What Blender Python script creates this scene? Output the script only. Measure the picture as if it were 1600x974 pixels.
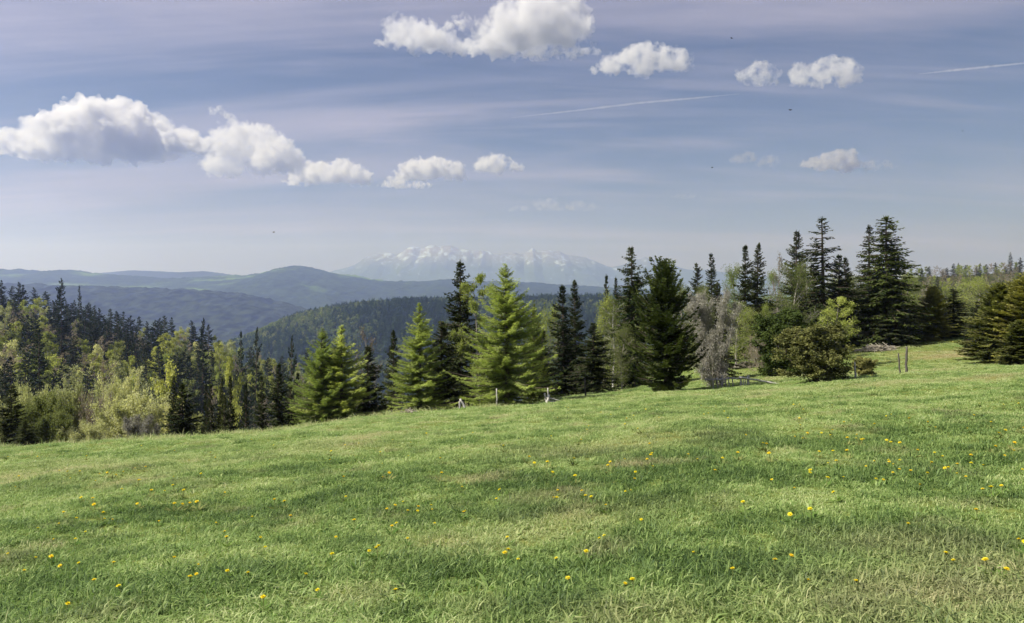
import bpy, math, random
import numpy as np
from mathutils import Vector, noise as mnoise

# ------------------------------------------------------------------ scene, camera, light
for o in list(bpy.data.objects):
    bpy.data.objects.remove(o)
scene = bpy.context.scene
COL = scene.collection
random.seed(11)
rng = np.random.default_rng(11)

FPX, CX, HY, EYE = 1244.0, 800.0, 430.0, 1.6      # focal length, centre and horizon in photo pixels; eye height
cam_data = bpy.data.cameras.new('camera')
cam = bpy.data.objects.new('camera', cam_data)
COL.objects.link(cam)
cam.location = (0, 0, EYE)
cam.rotation_euler = (math.pi / 2, 0, 0)
cam_data.sensor_width = 36.0
cam_data.lens = 36.0 * FPX / 1600.0
cam_data.shift_y = -(487.0 - HY) / 1600.0
cam_data.clip_start = 0.1
cam_data.clip_end = 120000.0
scene.camera = cam

SUN_EL, SUN_AZ = math.radians(47), math.radians(-106)     # azimuth from straight ahead, minus = left
sun_dir = Vector((math.sin(SUN_AZ) * math.cos(SUN_EL), math.cos(SUN_AZ) * math.cos(SUN_EL), math.sin(SUN_EL)))
sun_data = bpy.data.lights.new('sun', 'SUN')
sun_data.energy = 4.9
sun_data.angle = math.radians(0.6)
sun_data.color = (1.0, 0.955, 0.88)
sun = bpy.data.objects.new('sun', sun_data)
COL.objects.link(sun)
sun.rotation_euler = sun_dir.to_track_quat('Z', 'Y').to_euler()
sun.location = (0, 0, 50)

scene.view_settings.view_transform = 'Standard'
scene.view_settings.look = 'None'
scene.view_settings.exposure = 0.9
scene.view_settings.gamma = 1.0
scene.view_settings.use_curve_mapping = False
cy = scene.cycles
cy.max_bounces = 20
cy.diffuse_bounces = 3
cy.glossy_bounces = 2
cy.transmission_bounces = 4
cy.volume_step_rate = 0.3
cy.volume_max_steps = 256
cy.volume_bounces = 14
cy.transparent_max_bounces = 8
cy.use_denoising = True
cy.use_adaptive_sampling = True
cy.adaptive_threshold = 0.02
cy.caustics_reflective = False
cy.caustics_refractive = False
cy.sample_clamp_indirect = 8.0


def N(nt, kind, **kw):
    n = nt.nodes.new(kind)
    for k, v in kw.items():
        if k in n.inputs.keys() if isinstance(k, str) else False:
            n.inputs[k].default_value = v
        else:
            setattr(n, k, v)
    return n


def ramp(nt, stops):
    r = nt.nodes.new('ShaderNodeValToRGB')
    e = r.color_ramp.elements
    while len(e) < len(stops):
        e.new(0.5)
    for i, (p, c) in enumerate(stops):
        e[i].position = p
        e[i].color = (c if len(c) == 4 else (*c, 1)) if hasattr(c, '__len__') else (c, c, c, 1)
    return r


def mixc(nt, fac, a, b, blend='MIX'):
    m = nt.nodes.new('ShaderNodeMix')
    m.data_type = 'RGBA'
    m.blend_type = blend
    for sock, v in ((m.inputs['Factor'], fac), (m.inputs[6], a), (m.inputs[7], b)):
        if hasattr(v, 'is_output'):
            nt.links.new(v, sock)
        elif hasattr(v, '__len__'):
            sock.default_value = (*v, 1) if len(v) == 3 else v
        else:
            sock.default_value = v
    return m.outputs[2]


def mth(nt, op, a, b=0.0, clamp=False):
    m = nt.nodes.new('ShaderNodeMath')
    m.operation = op
    m.use_clamp = clamp
    for i, v in ((0, a), (1, b)):
        if hasattr(v, 'is_output'):
            nt.links.new(v, m.inputs[i])
        else:
            m.inputs[i].default_value = v
    return m.outputs[0]


# ---- the sky: physical sky with thin streaked cirrus high above
world = bpy.data.worlds.new('World')
scene.world = world
world.use_nodes = True
wt = world.node_tree
wt.nodes.clear()
w_out = wt.nodes.new('ShaderNodeOutputWorld')
w_bg = wt.nodes.new('ShaderNodeBackground')
w_bg.inputs['Strength'].default_value = 0.05
sky = wt.nodes.new('ShaderNodeTexSky')
sky.sky_type = 'NISHITA'
sky.sun_disc = False
sky.sun_elevation = SUN_EL
sky.sun_rotation = SUN_AZ
sky.altitude = 1100
sky.air_density = 1.0
sky.dust_density = 1.1
sky.ozone_density = 2.0
wtc = wt.nodes.new('ShaderNodeTexCoord')
wsep = wt.nodes.new('ShaderNodeSeparateXYZ')
wt.links.new(wtc.outputs['Generated'], wsep.inputs[0])
zc = mth(wt, 'ADD', mth(wt, 'MAXIMUM', wsep.outputs['Z'], 0.0), 0.12)
wcx = mth(wt, 'DIVIDE', wsep.outputs['X'], zc)
wcy = mth(wt, 'DIVIDE', wsep.outputs['Y'], zc)
wcomb = wt.nodes.new('ShaderNodeCombineXYZ')
wt.links.new(wcx, wcomb.inputs[0])
wt.links.new(wcy, wcomb.inputs[1])


def cirrus(rot, sx, sy, scale, det, lo, hi, off=(0, 0, 0)):
    mp = wt.nodes.new('ShaderNodeMapping')
    mp.inputs['Rotation'].default_value = (0, 0, math.radians(rot))
    mp.inputs['Scale'].default_value = (sx, sy, 1)
    mp.inputs['Location'].default_value = off
    wt.links.new(wcomb.outputs[0], mp.inputs[0])
    nz = wt.nodes.new('ShaderNodeTexNoise')
    nz.inputs['Scale'].default_value = scale
    nz.inputs['Detail'].default_value = det
    nz.inputs['Roughness'].default_value = 0.58
    nz.inputs['Distortion'].default_value = 0.6
    wt.links.new(mp.outputs[0], nz.inputs['Vector'])
    r = ramp(wt, [(lo, 0.0), (hi, 1.0)])
    r.color_ramp.interpolation = 'EASE'
    wt.links.new(nz.outputs['Fac'], r.inputs[0])
    return r.outputs[0]


c1 = cirrus(-13, 0.2, 0.95, 1.0, 8, 0.42, 0.64, (3.1, 0.4, 0))
c2 = mth(wt, 'MULTIPLY', cirrus(-12, 0.45, 2.6, 1.1, 9, 0.42, 0.72, (7.7, 1.3, 0)), cirrus(20, 0.5, 0.7, 0.9, 4, 0.40, 0.66, (2.2, 8.1, 0)))
c3 = cirrus(-20, 0.8, 2.0, 2.4, 8, 0.40, 0.8, (1.2, 5.0, 0))
cmask = mth(wt, 'MULTIPLY', mth(wt, 'ADD', mth(wt, 'MULTIPLY', c1, 0.70), mth(wt, 'ADD', mth(wt, 'MULTIPLY', c2, 0.55), mth(wt, 'MULTIPLY', c3, 0.2))), 0.78, True)
tint = mixc(wt, 1.0, sky.outputs[0], (0.64, 0.62, 0.67), 'MULTIPLY')
wcol = mixc(wt, cmask, tint, (5.7, 5.35, 6.7))
wt.links.new(wcol, w_bg.inputs['Color'])
wt.links.new(w_bg.outputs[0], w_out.inputs['Surface'])


# ------------------------------------------------------------------ helpers
def tag(o, label=None, cat=None, group=None, kind=None):
    for k, v in (('label', label), ('category', cat), ('group', group), ('kind', kind)):
        if v:
            o[k] = v
    return o


def fbm(x, y, s, octs=4, seed=0.0):
    return mnoise.fractal(Vector((x * s + seed, y * s - seed * 0.7, seed * 0.37)), 1.0, 2.0, octs)


def fbm_arr(x, y, s, octs=4, seed=0.0):
    sh = x.shape
    return np.array([fbm(a, b, s, octs, seed) for a, b in zip(x.ravel(), y.ravel())]).reshape(sh)


def smooth(a, b, v):
    t = np.clip((v - a) / (b - a), 0, 1)
    return t * t * (3 - 2 * t)


def make_mesh(name, V, faces, mats, tint=None, smooth_shade=False):
    """faces: list of (int array n x k, material index)"""
    me = bpy.data.meshes.new(name)
    V = np.asarray(V, dtype=np.float32)
    me.vertices.add(len(V))
    me.vertices.foreach_set('co', V.ravel())
    faces = [(np.asarray(f, dtype=np.int32), m) for f, m in faces if len(f)]
    nl = sum(f.size for f, m in faces)
    nf = sum(len(f) for f, m in faces)
    me.loops.add(nl)
    me.polygons.add(nf)
    me.loops.foreach_set('vertex_index', np.concatenate([f.ravel() for f, m in faces]))
    tot = np.concatenate([np.full(len(f), f.shape[1], np.int32) for f, m in faces])
    me.polygons.foreach_set('loop_start', np.concatenate([[0], np.cumsum(tot)[:-1]]).astype(np.int32))
    me.polygons.foreach_set('material_index', np.concatenate([np.full(len(f), m, np.int32) for f, m in faces]))
    if smooth_shade:
        me.polygons.foreach_set('use_smooth', np.ones(nf, dtype=bool))
    for m in mats:
        me.materials.append(m)
    if tint is not None:
        at = me.attributes.new('tint', 'FLOAT', 'POINT')
        at.data.foreach_set('value', np.asarray(tint, dtype=np.float32))
    me.update(calc_edges=True)
    return me


def link(name, me, parent=None, loc=(0, 0, 0)):
    o = bpy.data.objects.new(name, me)
    COL.objects.link(o)
    o.location = loc
    if parent is not None:
        o.parent = parent
    return o


def unit(a):
    return a / np.maximum(np.linalg.norm(a, axis=-1, keepdims=True), 1e-9)


def rhombs(P, d, l, w, roll):
    """leaf or needle-spray quads: root P, direction d, length l, width w, roll = a vector giving the face side"""
    d = unit(d)
    s = unit(np.cross(d, roll))
    l = l[:, None]
    w = w[:, None]
    V = np.stack([P, P + d * l * 0.45 + s * w * 0.5, P + d * l, P + d * l * 0.45 - s * w * 0.5], 1)
    n = len(P)
    F = np.arange(n * 4).reshape(n, 4)
    return V.reshape(-1, 3), F


def tubes(P0, P1, R0, R1, n=5):
    P0 = np.asarray(P0, float)
    P1 = np.asarray(P1, float)
    d = unit(P1 - P0)
    ref = np.where(np.abs(d[:, 2:3]) > 0.8, np.array([[1.0, 0, 0]]), np.array([[0, 0, 1.0]]))
    a = unit(np.cross(d, ref))
    b = np.cross(d, a)
    th = np.arange(n) / n * 2 * np.pi
    ring = a[:, None, :] * np.cos(th)[None, :, None] + b[:, None, :] * np.sin(th)[None, :, None]
    A = P0[:, None, :] + ring * np.asarray(R0)[:, None, None]
    B = P1[:, None, :] + ring * np.asarray(R1)[:, None, None]
    m = len(P0)
    V = np.concatenate([A, B], 1).reshape(-1, 3)
    base = (np.arange(m) * 2 * n)[:, None]
    i = np.arange(n)[None, :]
    j = (np.arange(n)[None, :] + 1) % n
    F = np.stack([base + i, base + j, base + n + j, base + n + i], -1).reshape(-1, 4)
    return V, F


class Acc:
    def __init__(self):
        self.V, self.F, self.T, self.n = [], [], [], 0

    def add(self, V, F, m=0, t=0.5):
        V = np.asarray(V, float)
        self.V.append(V)
        self.F.append((np.asarray(F) + self.n, m))
        self.T.append(np.full(len(V), t) if np.isscalar(t) else np.asarray(t))
        self.n += len(V)

    def mesh(self, name, mats, **kw):
        return make_mesh(name, np.concatenate(self.V), self.F, mats, np.concatenate(self.T), **kw)


# ------------------------------------------------------------------ materials
def new_mat(name):
    m = bpy.data.materials.new(name)
    m.use_nodes = True
    nt = m.node_tree
    nt.nodes.clear()
    out = nt.nodes.new('ShaderNodeOutputMaterial')
    return m, nt, out


def leaf_mat(name, ca, cb, trans=0.35, var=0.25, tcol=1.25):
    """foliage: two natural leaf colours varied clump by clump and tree by tree, light passing through the leaf"""
    m, nt, out = new_mat(name)
    at = N(nt, 'ShaderNodeAttribute', attribute_name='tint')
    oi = nt.nodes.new('ShaderNodeObjectInfo')
    f = mth(nt, 'ADD', mth(nt, 'MULTIPLY', at.outputs['Fac'], 0.75), mth(nt, 'MULTIPLY', oi.outputs['Random'], 0.25))
    c = mixc(nt, f, ca, cb)
    hv = nt.nodes.new('ShaderNodeHueSaturation')
    nt.links.new(c, hv.inputs['Color'])
    nt.links.new(mth(nt, 'ADD', mth(nt, 'MULTIPLY', oi.outputs['Random'], 2 * var), 1 - var), hv.inputs['Value'])
    nt.links.new(mth(nt, 'ADD', mth(nt, 'MULTIPLY', oi.outputs['Random'], -0.025), 0.515), hv.inputs['Hue'])
    d = nt.nodes.new('ShaderNodeBsdfDiffuse')
    t = nt.nodes.new('ShaderNodeBsdfTranslucent')
    nt.links.new(hv.outputs[0], d.inputs['Color'])
    nt.links.new(mixc(nt, 1.0, hv.outputs[0], (tcol, tcol * 1.02, tcol * 0.6), 'MULTIPLY'), t.inputs['Color'])
    mx = nt.nodes.new('ShaderNodeMixShader')
    mx.inputs[0].default_value = trans
    nt.links.new(d.outputs[0], mx.inputs[1])
    nt.links.new(t.outputs[0], mx.inputs[2])
    nt.links.new(mx.outputs[0], out.inputs['Surface'])
    return m


def rough_mat(name, ca, cb, scale=8.0, rough=0.95, stretch=(1, 1, 1)):
    m, nt, out = new_mat(name)
    tc = nt.nodes.new('ShaderNodeTexCoord')
    mp = nt.nodes.new('ShaderNodeMapping')
    mp.inputs['Scale'].default_value = stretch
    nt.links.new(tc.outputs['Object'], mp.inputs[0])
    nz = N(nt, 'ShaderNodeTexNoise')
    nz.inputs['Scale'].default_value = scale
    nz.inputs['Detail'].default_value = 6
    nt.links.new(mp.outputs[0], nz.inputs['Vector'])
    r = ramp(nt, [(0.3, ca), (0.7, cb)])
    nt.links.new(nz.outputs['Fac'], r.inputs[0])
    b = nt.nodes.new('ShaderNodeBsdfPrincipled')
    b.inputs['Roughness'].default_value = rough
    b.inputs['Specular IOR Level'].default_value = 0.15
    nt.links.new(r.outputs[0], b.inputs['Base Color'])
    bp = nt.nodes.new('ShaderNodeBump')
    bp.inputs['Strength'].default_value = 0.6
    bp.inputs['Distance'].default_value = 0.03
    nt.links.new(nz.outputs['Fac'], bp.inputs['Height'])
    nt.links.new(bp.outputs[0], b.inputs['Normal'])
    nt.links.new(b.outputs[0], out.inputs['Surface'])
    return m


M = {}
M['bark'] = rough_mat('bark', (0.055, 0.042, 0.032), (0.14, 0.115, 0.09), 6, stretch=(3, 3, 0.6))
M['bark_grey'] = rough_mat('grey_bark', (0.16, 0.145, 0.125), (0.32, 0.295, 0.26), 8, stretch=(3, 3, 0.8))
M['bark_white'] = rough_mat('birch_bark', (0.2, 0.19, 0.18), (0.6, 0.58, 0.54), 5, stretch=(1, 1, 3))
M['wood'] = rough_mat('weathered_wood', (0.3, 0.285, 0.26), (0.62, 0.6, 0.57), 5, stretch=(6, 6, 0.7))
M['wood_dark'] = rough_mat('dark_weathered_wood', (0.22, 0.205, 0.19), (0.45, 0.43, 0.4), 5, stretch=(6, 6, 0.7))
M['wood_post'] = rough_mat('dark_post_wood', (0.045, 0.04, 0.036), (0.13, 0.12, 0.105), 5, stretch=(6, 6, 0.7))
M['brush'] = rough_mat('dry_brushwood', (0.17, 0.15, 0.115), (0.34, 0.31, 0.25), 4)
M['spruce'] = leaf_mat('spruce_needles', (0.021, 0.03, 0.014), (0.06, 0.074, 0.029), 0.18)
M['spruce_far'] = leaf_mat('far_spruce_needles', (0.016, 0.026, 0.017), (0.046, 0.064, 0.035), 0.16)
M['spruce_young'] = leaf_mat('young_spruce_needles', (0.08, 0.095, 0.028), (0.31, 0.31, 0.09), 0.3)
M['fir'] = leaf_mat('fir_needles', (0.018, 0.03, 0.012), (0.1, 0.125, 0.034), 0.2)
M['larch'] = leaf_mat('larch_needles', (0.23, 0.285, 0.08), (0.44, 0.5, 0.17), 0.47)
M['larch_dull'] = leaf_mat('old_larch_needles', (0.11, 0.14, 0.035), (0.24, 0.28, 0.075), 0.42)
M['yellow'] = leaf_mat('fresh_yellow_green_leaves', (0.16, 0.205, 0.05), (0.34, 0.38, 0.115), 0.42)
M['lime'] = leaf_mat('lime_green_leaves', (0.2, 0.225, 0.055), (0.4, 0.42, 0.13), 0.42)
M['olive'] = leaf_mat('olive_spring_leaves', (0.13, 0.155, 0.055), (0.26, 0.28, 0.11), 0.4)
M['pale'] = leaf_mat('pale_spring_leaves', (0.33, 0.345, 0.165), (0.56, 0.56, 0.32), 0.4)
M['ridge_leaf'] = leaf_mat('ridge_spring_leaves', (0.1, 0.14, 0.045), (0.2, 0.25, 0.085), 0.4)
M['ridge_spruce'] = leaf_mat('ridge_spruce_needles', (0.028, 0.054, 0.028), (0.075, 0.12, 0.052), 0.22)
M['buds'] = leaf_mat('brown_buds', (0.16, 0.125, 0.09), (0.3, 0.25, 0.18), 0.3)
M['greybuds'] = leaf_mat('grey_lichen_twigs', (0.16, 0.155, 0.14), (0.36, 0.35, 0.31), 0.25)
M['juniper'] = leaf_mat('juniper_needles', (0.08, 0.088, 0.032), (0.36, 0.345, 0.13), 0.3)
M['juniper_dark'] = leaf_mat('dark_juniper_needles', (0.035, 0.052, 0.017), (0.12, 0.155, 0.042), 0.25)


# ------------------------------------------------------------------ the terrain
PXC = np.array([-700, 0, 250, 480, 700, 850, 1000, 1200, 1450, 1600, 2300], float)
DR = np.array([50, 90, 130, 200, 300, 400, 480, 600, 800, 1200, 1800, 3000, 26000], float)
TAB = np.array([
    [-15, -21, -27, -28, -22, -14, -16, -50, -110, -210, -300, -360, -400],
    [-17, -25, -31, -33, -29, -22, -26, -60, -120, -220, -300, -360, -400],
    [-19, -29, -37, -43, -43, -38, -42, -72, -130, -230, -310, -360, -400],
    [-19, -30, -42, -52, -56, -57, -66, -92, -140, -235, -310, -360, -400],
    [-16, -26, -40, -60, -75, -85, -95, -115, -160, -240, -310, -360, -400],
    [-13, -20, -32, -50, -65, -78, -88, -110, -160, -240, -310, -360, -400],
    [-10, -13, -18, -25, -35, -45, -60, -90, -150, -235, -310, -360, -400],
    [-8, -8.5, -9, -10, -12, -14, -20, -60, -130, -230, -310, -360, -400],
    [-8, -7, -7.5, -8, -5.5, -1.5, -1, -12, -80, -200, -300, -360, -400],
    [-7, -6.5, -7, -7, -4, 0.5, 1.5, -10, -80, -200, -300, -360, -400],
    [-4, -3, -3, -2, 1, 5, 6, -5, -70, -200, -300, -360, -400]], float)
EDGE_PX = np.array([-900, 0, 200, 400, 600, 800, 870, 930, 1000, 1080, 1200], float)
EDGE_Y = np.array([38, 37, 33.5, 33, 41, 42, 47, 55, 72, 95, 140], float)


def table(px, D):
    ld = np.log(np.clip(D, DR[0], DR[-1]))
    lr = np.log(DR)
    k = np.clip(np.searchsorted(lr, ld) - 1, 0, len(DR) - 2)
    f = (ld - lr[k]) / (lr[k + 1] - lr[k])
    f = f * f * (3 - 2 * f) * 0.5 + f * 0.5
    q = np.clip(px, PXC[0], PXC[-1])
    c = np.clip(np.searchsorted(PXC, q) - 1, 0, len(PXC) - 2)
    g = (q - PXC[c]) / (PXC[c + 1] - PXC[c])
    g = g * g * (3 - 2 * g)
    return (TAB[c, k] * (1 - f) + TAB[c, k + 1] * f) * (1 - g) + (TAB[c + 1, k] * (1 - f) + TAB[c + 1, k + 1] * f) * g


def ground(x, y):
    x = np.asarray(x, float)
    y = np.asarray(y, float)
    yy = np.maximum(y, 6.0)
    px = CX + FPX * x / yy
    base = 0.075 * np.clip(x, -70, 90) - 0.127 * np.clip(y, -40, 200)
    yc = np.interp(px, EDGE_PX, EDGE_Y)
    e = np.maximum(0, y - yc)
    k, s = 0.014, 0.42
    e0 = s / (2 * k)
    drop = np.where(e < e0, k * e * e, k * e0 * e0 + s * (e - e0))
    b = np.maximum(0, y - 48)
    bump = np.where(b < 37, 0.0017 * b * b, 0.0017 * 37 * 37 + 0.1258 * (b - 37)) * smooth(930, 1180, px)
    near = base - drop + bump
    near = near + 0.05 * np.sin(x * 0.5 + 0.3 * y) * np.sin(y * 0.37 + 1.0) + 0.04 * np.sin(x * 1.3 - y * 0.21)
    t0 = np.interp(px, [700, 1050], [52, 84])
    t1 = np.interp(px, [700, 1050], [88, 125])
    w = smooth(t0, t1, y)
    return near * (1 - w) + (EYE + table(px, y)) * w


def g1(x, y):
    return float(ground(np.array([x]), np.array([y]))[0])


def at(px, D):
    x = (px - CX) / FPX * D
    return x, D, g1(x, D)


def meadow_point(px, py):
    """where the view line through a photo pixel meets the near meadow"""
    for D in np.geomspace(3.5, 90, 500):
        x = (px - CX) / FPX * D
        if EYE - (py - HY) / FPX * D <= g1(x, D):
            return x, D, g1(x, D)
    return None


def ground_mat():
    m, nt, out = new_mat('meadow_soil_and_forest_floor')
    tc = nt.nodes.new('ShaderNodeTexCoord')

    def noise(scale, det=6, dist=0.0):
        n = nt.nodes.new('ShaderNodeTexNoise')
        n.inputs['Scale'].default_value = scale
        n.inputs['Detail'].default_value = det
        n.inputs['Distortion'].default_value = dist
        nt.links.new(tc.outputs['Object'], n.inputs['Vector'])
        return n.outputs['Fac']
    a = ramp(nt, [(0.32, (0.07, 0.09, 0.024)), (0.52, (0.125, 0.155, 0.04)), (0.72, (0.19, 0.21, 0.062))])
    nt.links.new(noise(9, 8), a.inputs[0])
    dry = ramp(nt, [(0.56, 0), (0.72, 1)])
    nt.links.new(noise(0.16, 5, 0.5), dry.inputs[0])
    g = mixc(nt, mth(nt, 'MULTIPLY', dry.outputs[0], 0.4), a.outputs[0], (0.19, 0.165, 0.075))
    at_ = N(nt, 'ShaderNodeAttribute', attribute_name='dry')
    g = mixc(nt, mth(nt, 'MULTIPLY', at_.outputs['Fac'], 0.8), g, (0.23, 0.175, 0.085))
    fl = ramp(nt, [(0.35, (0.022, 0.024, 0.011)), (0.65, (0.065, 0.072, 0.03))])
    nt.links.new(noise(0.5, 8), fl.inputs[0])
    fo = N(nt, 'ShaderNodeAttribute', attribute_name='forest')
    c = mixc(nt, fo.outputs['Fac'], g, fl.outputs[0])
    far = N(nt, 'ShaderNodeAttribute', attribute_name='far')
    fr = ramp(nt, [(0.35, (0.02, 0.035, 0.018)), (0.55, (0.045, 0.06, 0.025)), (0.7, (0.09, 0.13, 0.035))])
    nt.links.new(noise(0.002, 10), fr.inputs[0])
    c = mixc(nt, far.outputs['Fac'], c, fr.outputs[0])
    b = nt.nodes.new('ShaderNodeBsdfDiffuse')
    nt.links.new(c, b.inputs['Color'])
    bp = nt.nodes.new('ShaderNodeBump')
    bp.inputs['Strength'].default_value = 0.5
    bp.inputs['Distance'].default_value = 0.06
    nt.links.new(noise(14, 6), bp.inputs['Height'])
    nt.links.new(bp.outputs[0], b.inputs['Normal'])
    nt.links.new(b.outputs[0], out.inputs['Surface'])
    return m


# one sheet, finer towards the camera, out to the horizon
DRY_SPOTS = [(1500, 556, 2.6, 1.0), (1525, 548, 2.2, 0.8), (1440, 552, 2.0, 0.5), (1165, 553, 2.4, 1.3), (1380, 545, 2.5, 0.4), (1560, 588, 1.6, 0.5),
             (640, 646, 1.0, 0.9), (1480, 940, 0.55, 0.45), (1570, 900, 0.5, 0.40), (1400, 960, 0.5, 0.35), (1440, 858, 0.5, 0.30),
             (900, 818, 0.7, 0.23), (840, 835, 0.6, 0.23), (1000, 975, 0.35, 0.30), (760, 855, 0.5, 0.20), (950, 700, 1.6, 0.3)]
dry_pts = []
for a_, b_, r_, s_ in DRY_SPOTS:
    p_ = meadow_point(a_, b_)
    if p_:
        dry_pts.append((p_[0], p_[1], r_, s_))


def dry_at(x, y):
    d = np.zeros_like(x)
    for (qx, qy, r, s) in dry_pts:
        d = np.maximum(d, s * np.exp(-(((x - qx) / (1.5 * r)) ** 2 + ((y - qy) / (1.1 * r)) ** 2)))
    return d


def build_ground():
    th = np.linspace(math.radians(-64), math.radians(64), 281)
    rr = np.concatenate([np.linspace(4, 15, 6), 15 * np.geomspace(1.0 + 0.035, 25000 / 15.0, 300)])
    R, T = np.meshgrid(rr, th, indexing='ij')
    X = R * np.sin(T)
    Y = R * np.cos(T) - 18.0
    Z = ground(X, Y)
    n1, n2 = X.shape
    i = np.arange(n1 - 1)[:, None] * n2 + np.arange(n2 - 1)[None, :]
    F = np.stack([i, i + 1, i + n2 + 1, i + n2], -1).reshape(-1, 4)
    me = make_mesh('ground', np.stack([X, Y, Z], -1).reshape(-1, 3), [(F, 0)], [ground_mat()], None, True)
    px = CX + FPX * X / np.maximum(Y, 6)
    yc = np.interp(px, EDGE_PX, EDGE_Y)
    lim = np.minimum(yc + 4, np.interp(px, [900, 1100, 1330, 1345, 1420, 1440, 1520, 1700], [90, 78, 84, 88, 80, 88, 84, 84]))
    forest = smooth(lim, lim + 4, Y)
    far = smooth(500, 900, Y)
    for nm, arr in (('forest', forest), ('far', far), ('dry', dry_at(X, Y))):
        a = me.attributes.new(nm, 'FLOAT', 'POINT')
        a.data.foreach_set('value', arr.ravel().astype(np.float32))
    return tag(link('ground', me), kind='structure')


build_ground()


# ---- hills and mountains, each its own body at its own distance
def hill_mat(name, dark, mid, field, fscale, flo, fhi, grain):
    m, nt, out = new_mat(name)
    geo = nt.nodes.new('ShaderNodeNewGeometry')

    def noise(scale, det=6, dist=0.0, stretch=None):
        n = nt.nodes.new('ShaderNodeTexNoise')
        n.inputs['Scale'].default_value = scale
        n.inputs['Detail'].default_value = det
        n.inputs['Distortion'].default_value = dist
        if stretch:
            mp = nt.nodes.new('ShaderNodeMapping')
            mp.inputs['Scale'].default_value = stretch
            nt.links.new(geo.outputs['Position'], mp.inputs[0])
            nt.links.new(mp.outputs[0], n.inputs['Vector'])
        else:
            nt.links.new(geo.outputs['Position'], n.inputs['Vector'])
        return n.outputs['Fac']
    tr = ramp(nt, [(0.36, dark), (0.62, mid)])
    nt.links.new(noise(grain, 5), tr.inputs[0])
    fm = ramp(nt, [(flo, 0), (fhi, 1)])
    nt.links.new(noise(fscale, 7, 0.8, (0.55, 0.8, 2.4)), fm.inputs[0])
    c = mixc(nt, fm.outputs[0], tr.outputs[0], field)
    d = nt.nodes.new('ShaderNodeBsdfDiffuse')
    nt.links.new(c, d.inputs['Color'])
    bp = nt.nodes.new('ShaderNodeBump')
    bp.inputs['Strength'].default_value = 1.0
    bp.inputs['Distance'].default_value = 7.0
    nt.links.new(mth(nt, 'MULTIPLY', noise(grain, 5), mth(nt, 'SUBTRACT', 1.0, fm.outputs[0])), bp.inputs['Height'])
    nt.links.new(bp.outputs[0], d.inputs['Normal'])
    nt.links.new(d.outputs[0], out.inputs['Surface'])
    return m


def ridge(name, D, pts, front, back, zbase, mat, amp, freq, tree=0.0, nx=420, nt_=44, power=1.35, seed=1.0, jag=0.0):
    pts = np.array(pts, float)
    px = np.linspace(pts[0, 0], pts[-1, 0], nx)
    k = np.interp(px, pts[:, 0], pts[:, 1])
    for _ in range(0 if jag else 3):
        k[1:-1] = 0.25 * k[:-2] + 0.5 * k[1:-1] + 0.25 * k[2:]
    zc = EYE + (HY - k) / FPX * D
    x = (px - CX) / FPX * D
    t = np.concatenate([-np.linspace(1, 0, nt_) ** 1.25, (np.linspace(0, 1, nt_ // 2 + 1) ** 1.25)[1:]])
    Tt, Xx = np.meshgrid(t, x, indexing='ij')
    Yy = D + np.where(Tt < 0, Tt * front, Tt * back)
    prof = 1 - np.abs(Tt) ** power
    nz = fbm_arr(Xx, Yy, freq, 5, seed)
    Zz = zbase + (zc[None, :] - zbase) * prof + nz * amp * (1 - prof ** 3) * np.clip(prof * 3, 0, 1)
    if jag:
        rid = np.abs(fbm_arr(Xx, Yy * 0.45, freq * 2.3, 5, seed + 4))
        Zz += (0.55 - rid) * jag * np.clip(prof * 1.2, 0, 1)
    if tree:
        Zz += tree * (fbm_arr(Xx, Yy, 0.02, 2, seed + 9) + rng.random(Xx.shape) * 0.6) * (prof > 0.02)
    n1, n2 = Xx.shape
    i = np.arange(n1 - 1)[:, None] * n2 + np.arange(n2 - 1)[None, :]
    F = np.stack([i, i + 1, i + n2 + 1, i + n2], -1).reshape(-1, 4)
    me = make_mesh(name, np.stack([Xx, Yy, Zz], -1).reshape(-1, 3), [(F, 0)], [mat], None, True)
    o = link(name, me)
    tag(o, kind='structure')
    return o, (x, D, zc)


def rock_mat():
    m, nt, out = new_mat('rock_and_snow')
    geo = nt.nodes.new('ShaderNodeNewGeometry')
    sep = nt.nodes.new('ShaderNodeSeparateXYZ')
    nt.links.new(geo.outputs['Position'], sep.inputs[0])
    n = nt.nodes.new('ShaderNodeTexNoise')
    n.inputs['Scale'].default_value = 0.006
    n.inputs['Detail'].default_value = 7
    n.inputs['Roughness'].default_value = 0.62
    n.inputs['Distortion'].default_value = 1.2
    mp = nt.nodes.new('ShaderNodeMapping')
    mp.inputs['Scale'].default_value = (1, 0.5, 0.8)
    mp.inputs['Rotation'].default_value = (0, math.radians(28), 0)
    nt.links.new(geo.outputs['Position'], mp.inputs[0])
    nt.links.new(mp.outputs[0], n.inputs['Vector'])
    h = mth(nt, 'MULTIPLY', mth(nt, 'SUBTRACT', sep.outputs['Z'], 120.0), 1 / 385.0, True)
    v = mth(nt, 'ADD', mth(nt, 'MULTIPLY', h, 0.13), n.outputs['Fac'])
    r = ramp(nt, [(0.6, 0), (0.69, 1)])
    nt.links.new(v, r.inputs[0])
    c = mixc(nt, h, (0.06, 0.085, 0.06), (0.16, 0.155, 0.15))
    c = mixc(nt, r.outputs[0], c, (0.3, 0.36, 0.46))
    d = nt.nodes.new('ShaderNodeBsdfDiffuse')
    nt.links.new(c, d.inputs['Color'])
    nt.links.new(d.outputs[0], out.inputs['Surface'])
    return m


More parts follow.
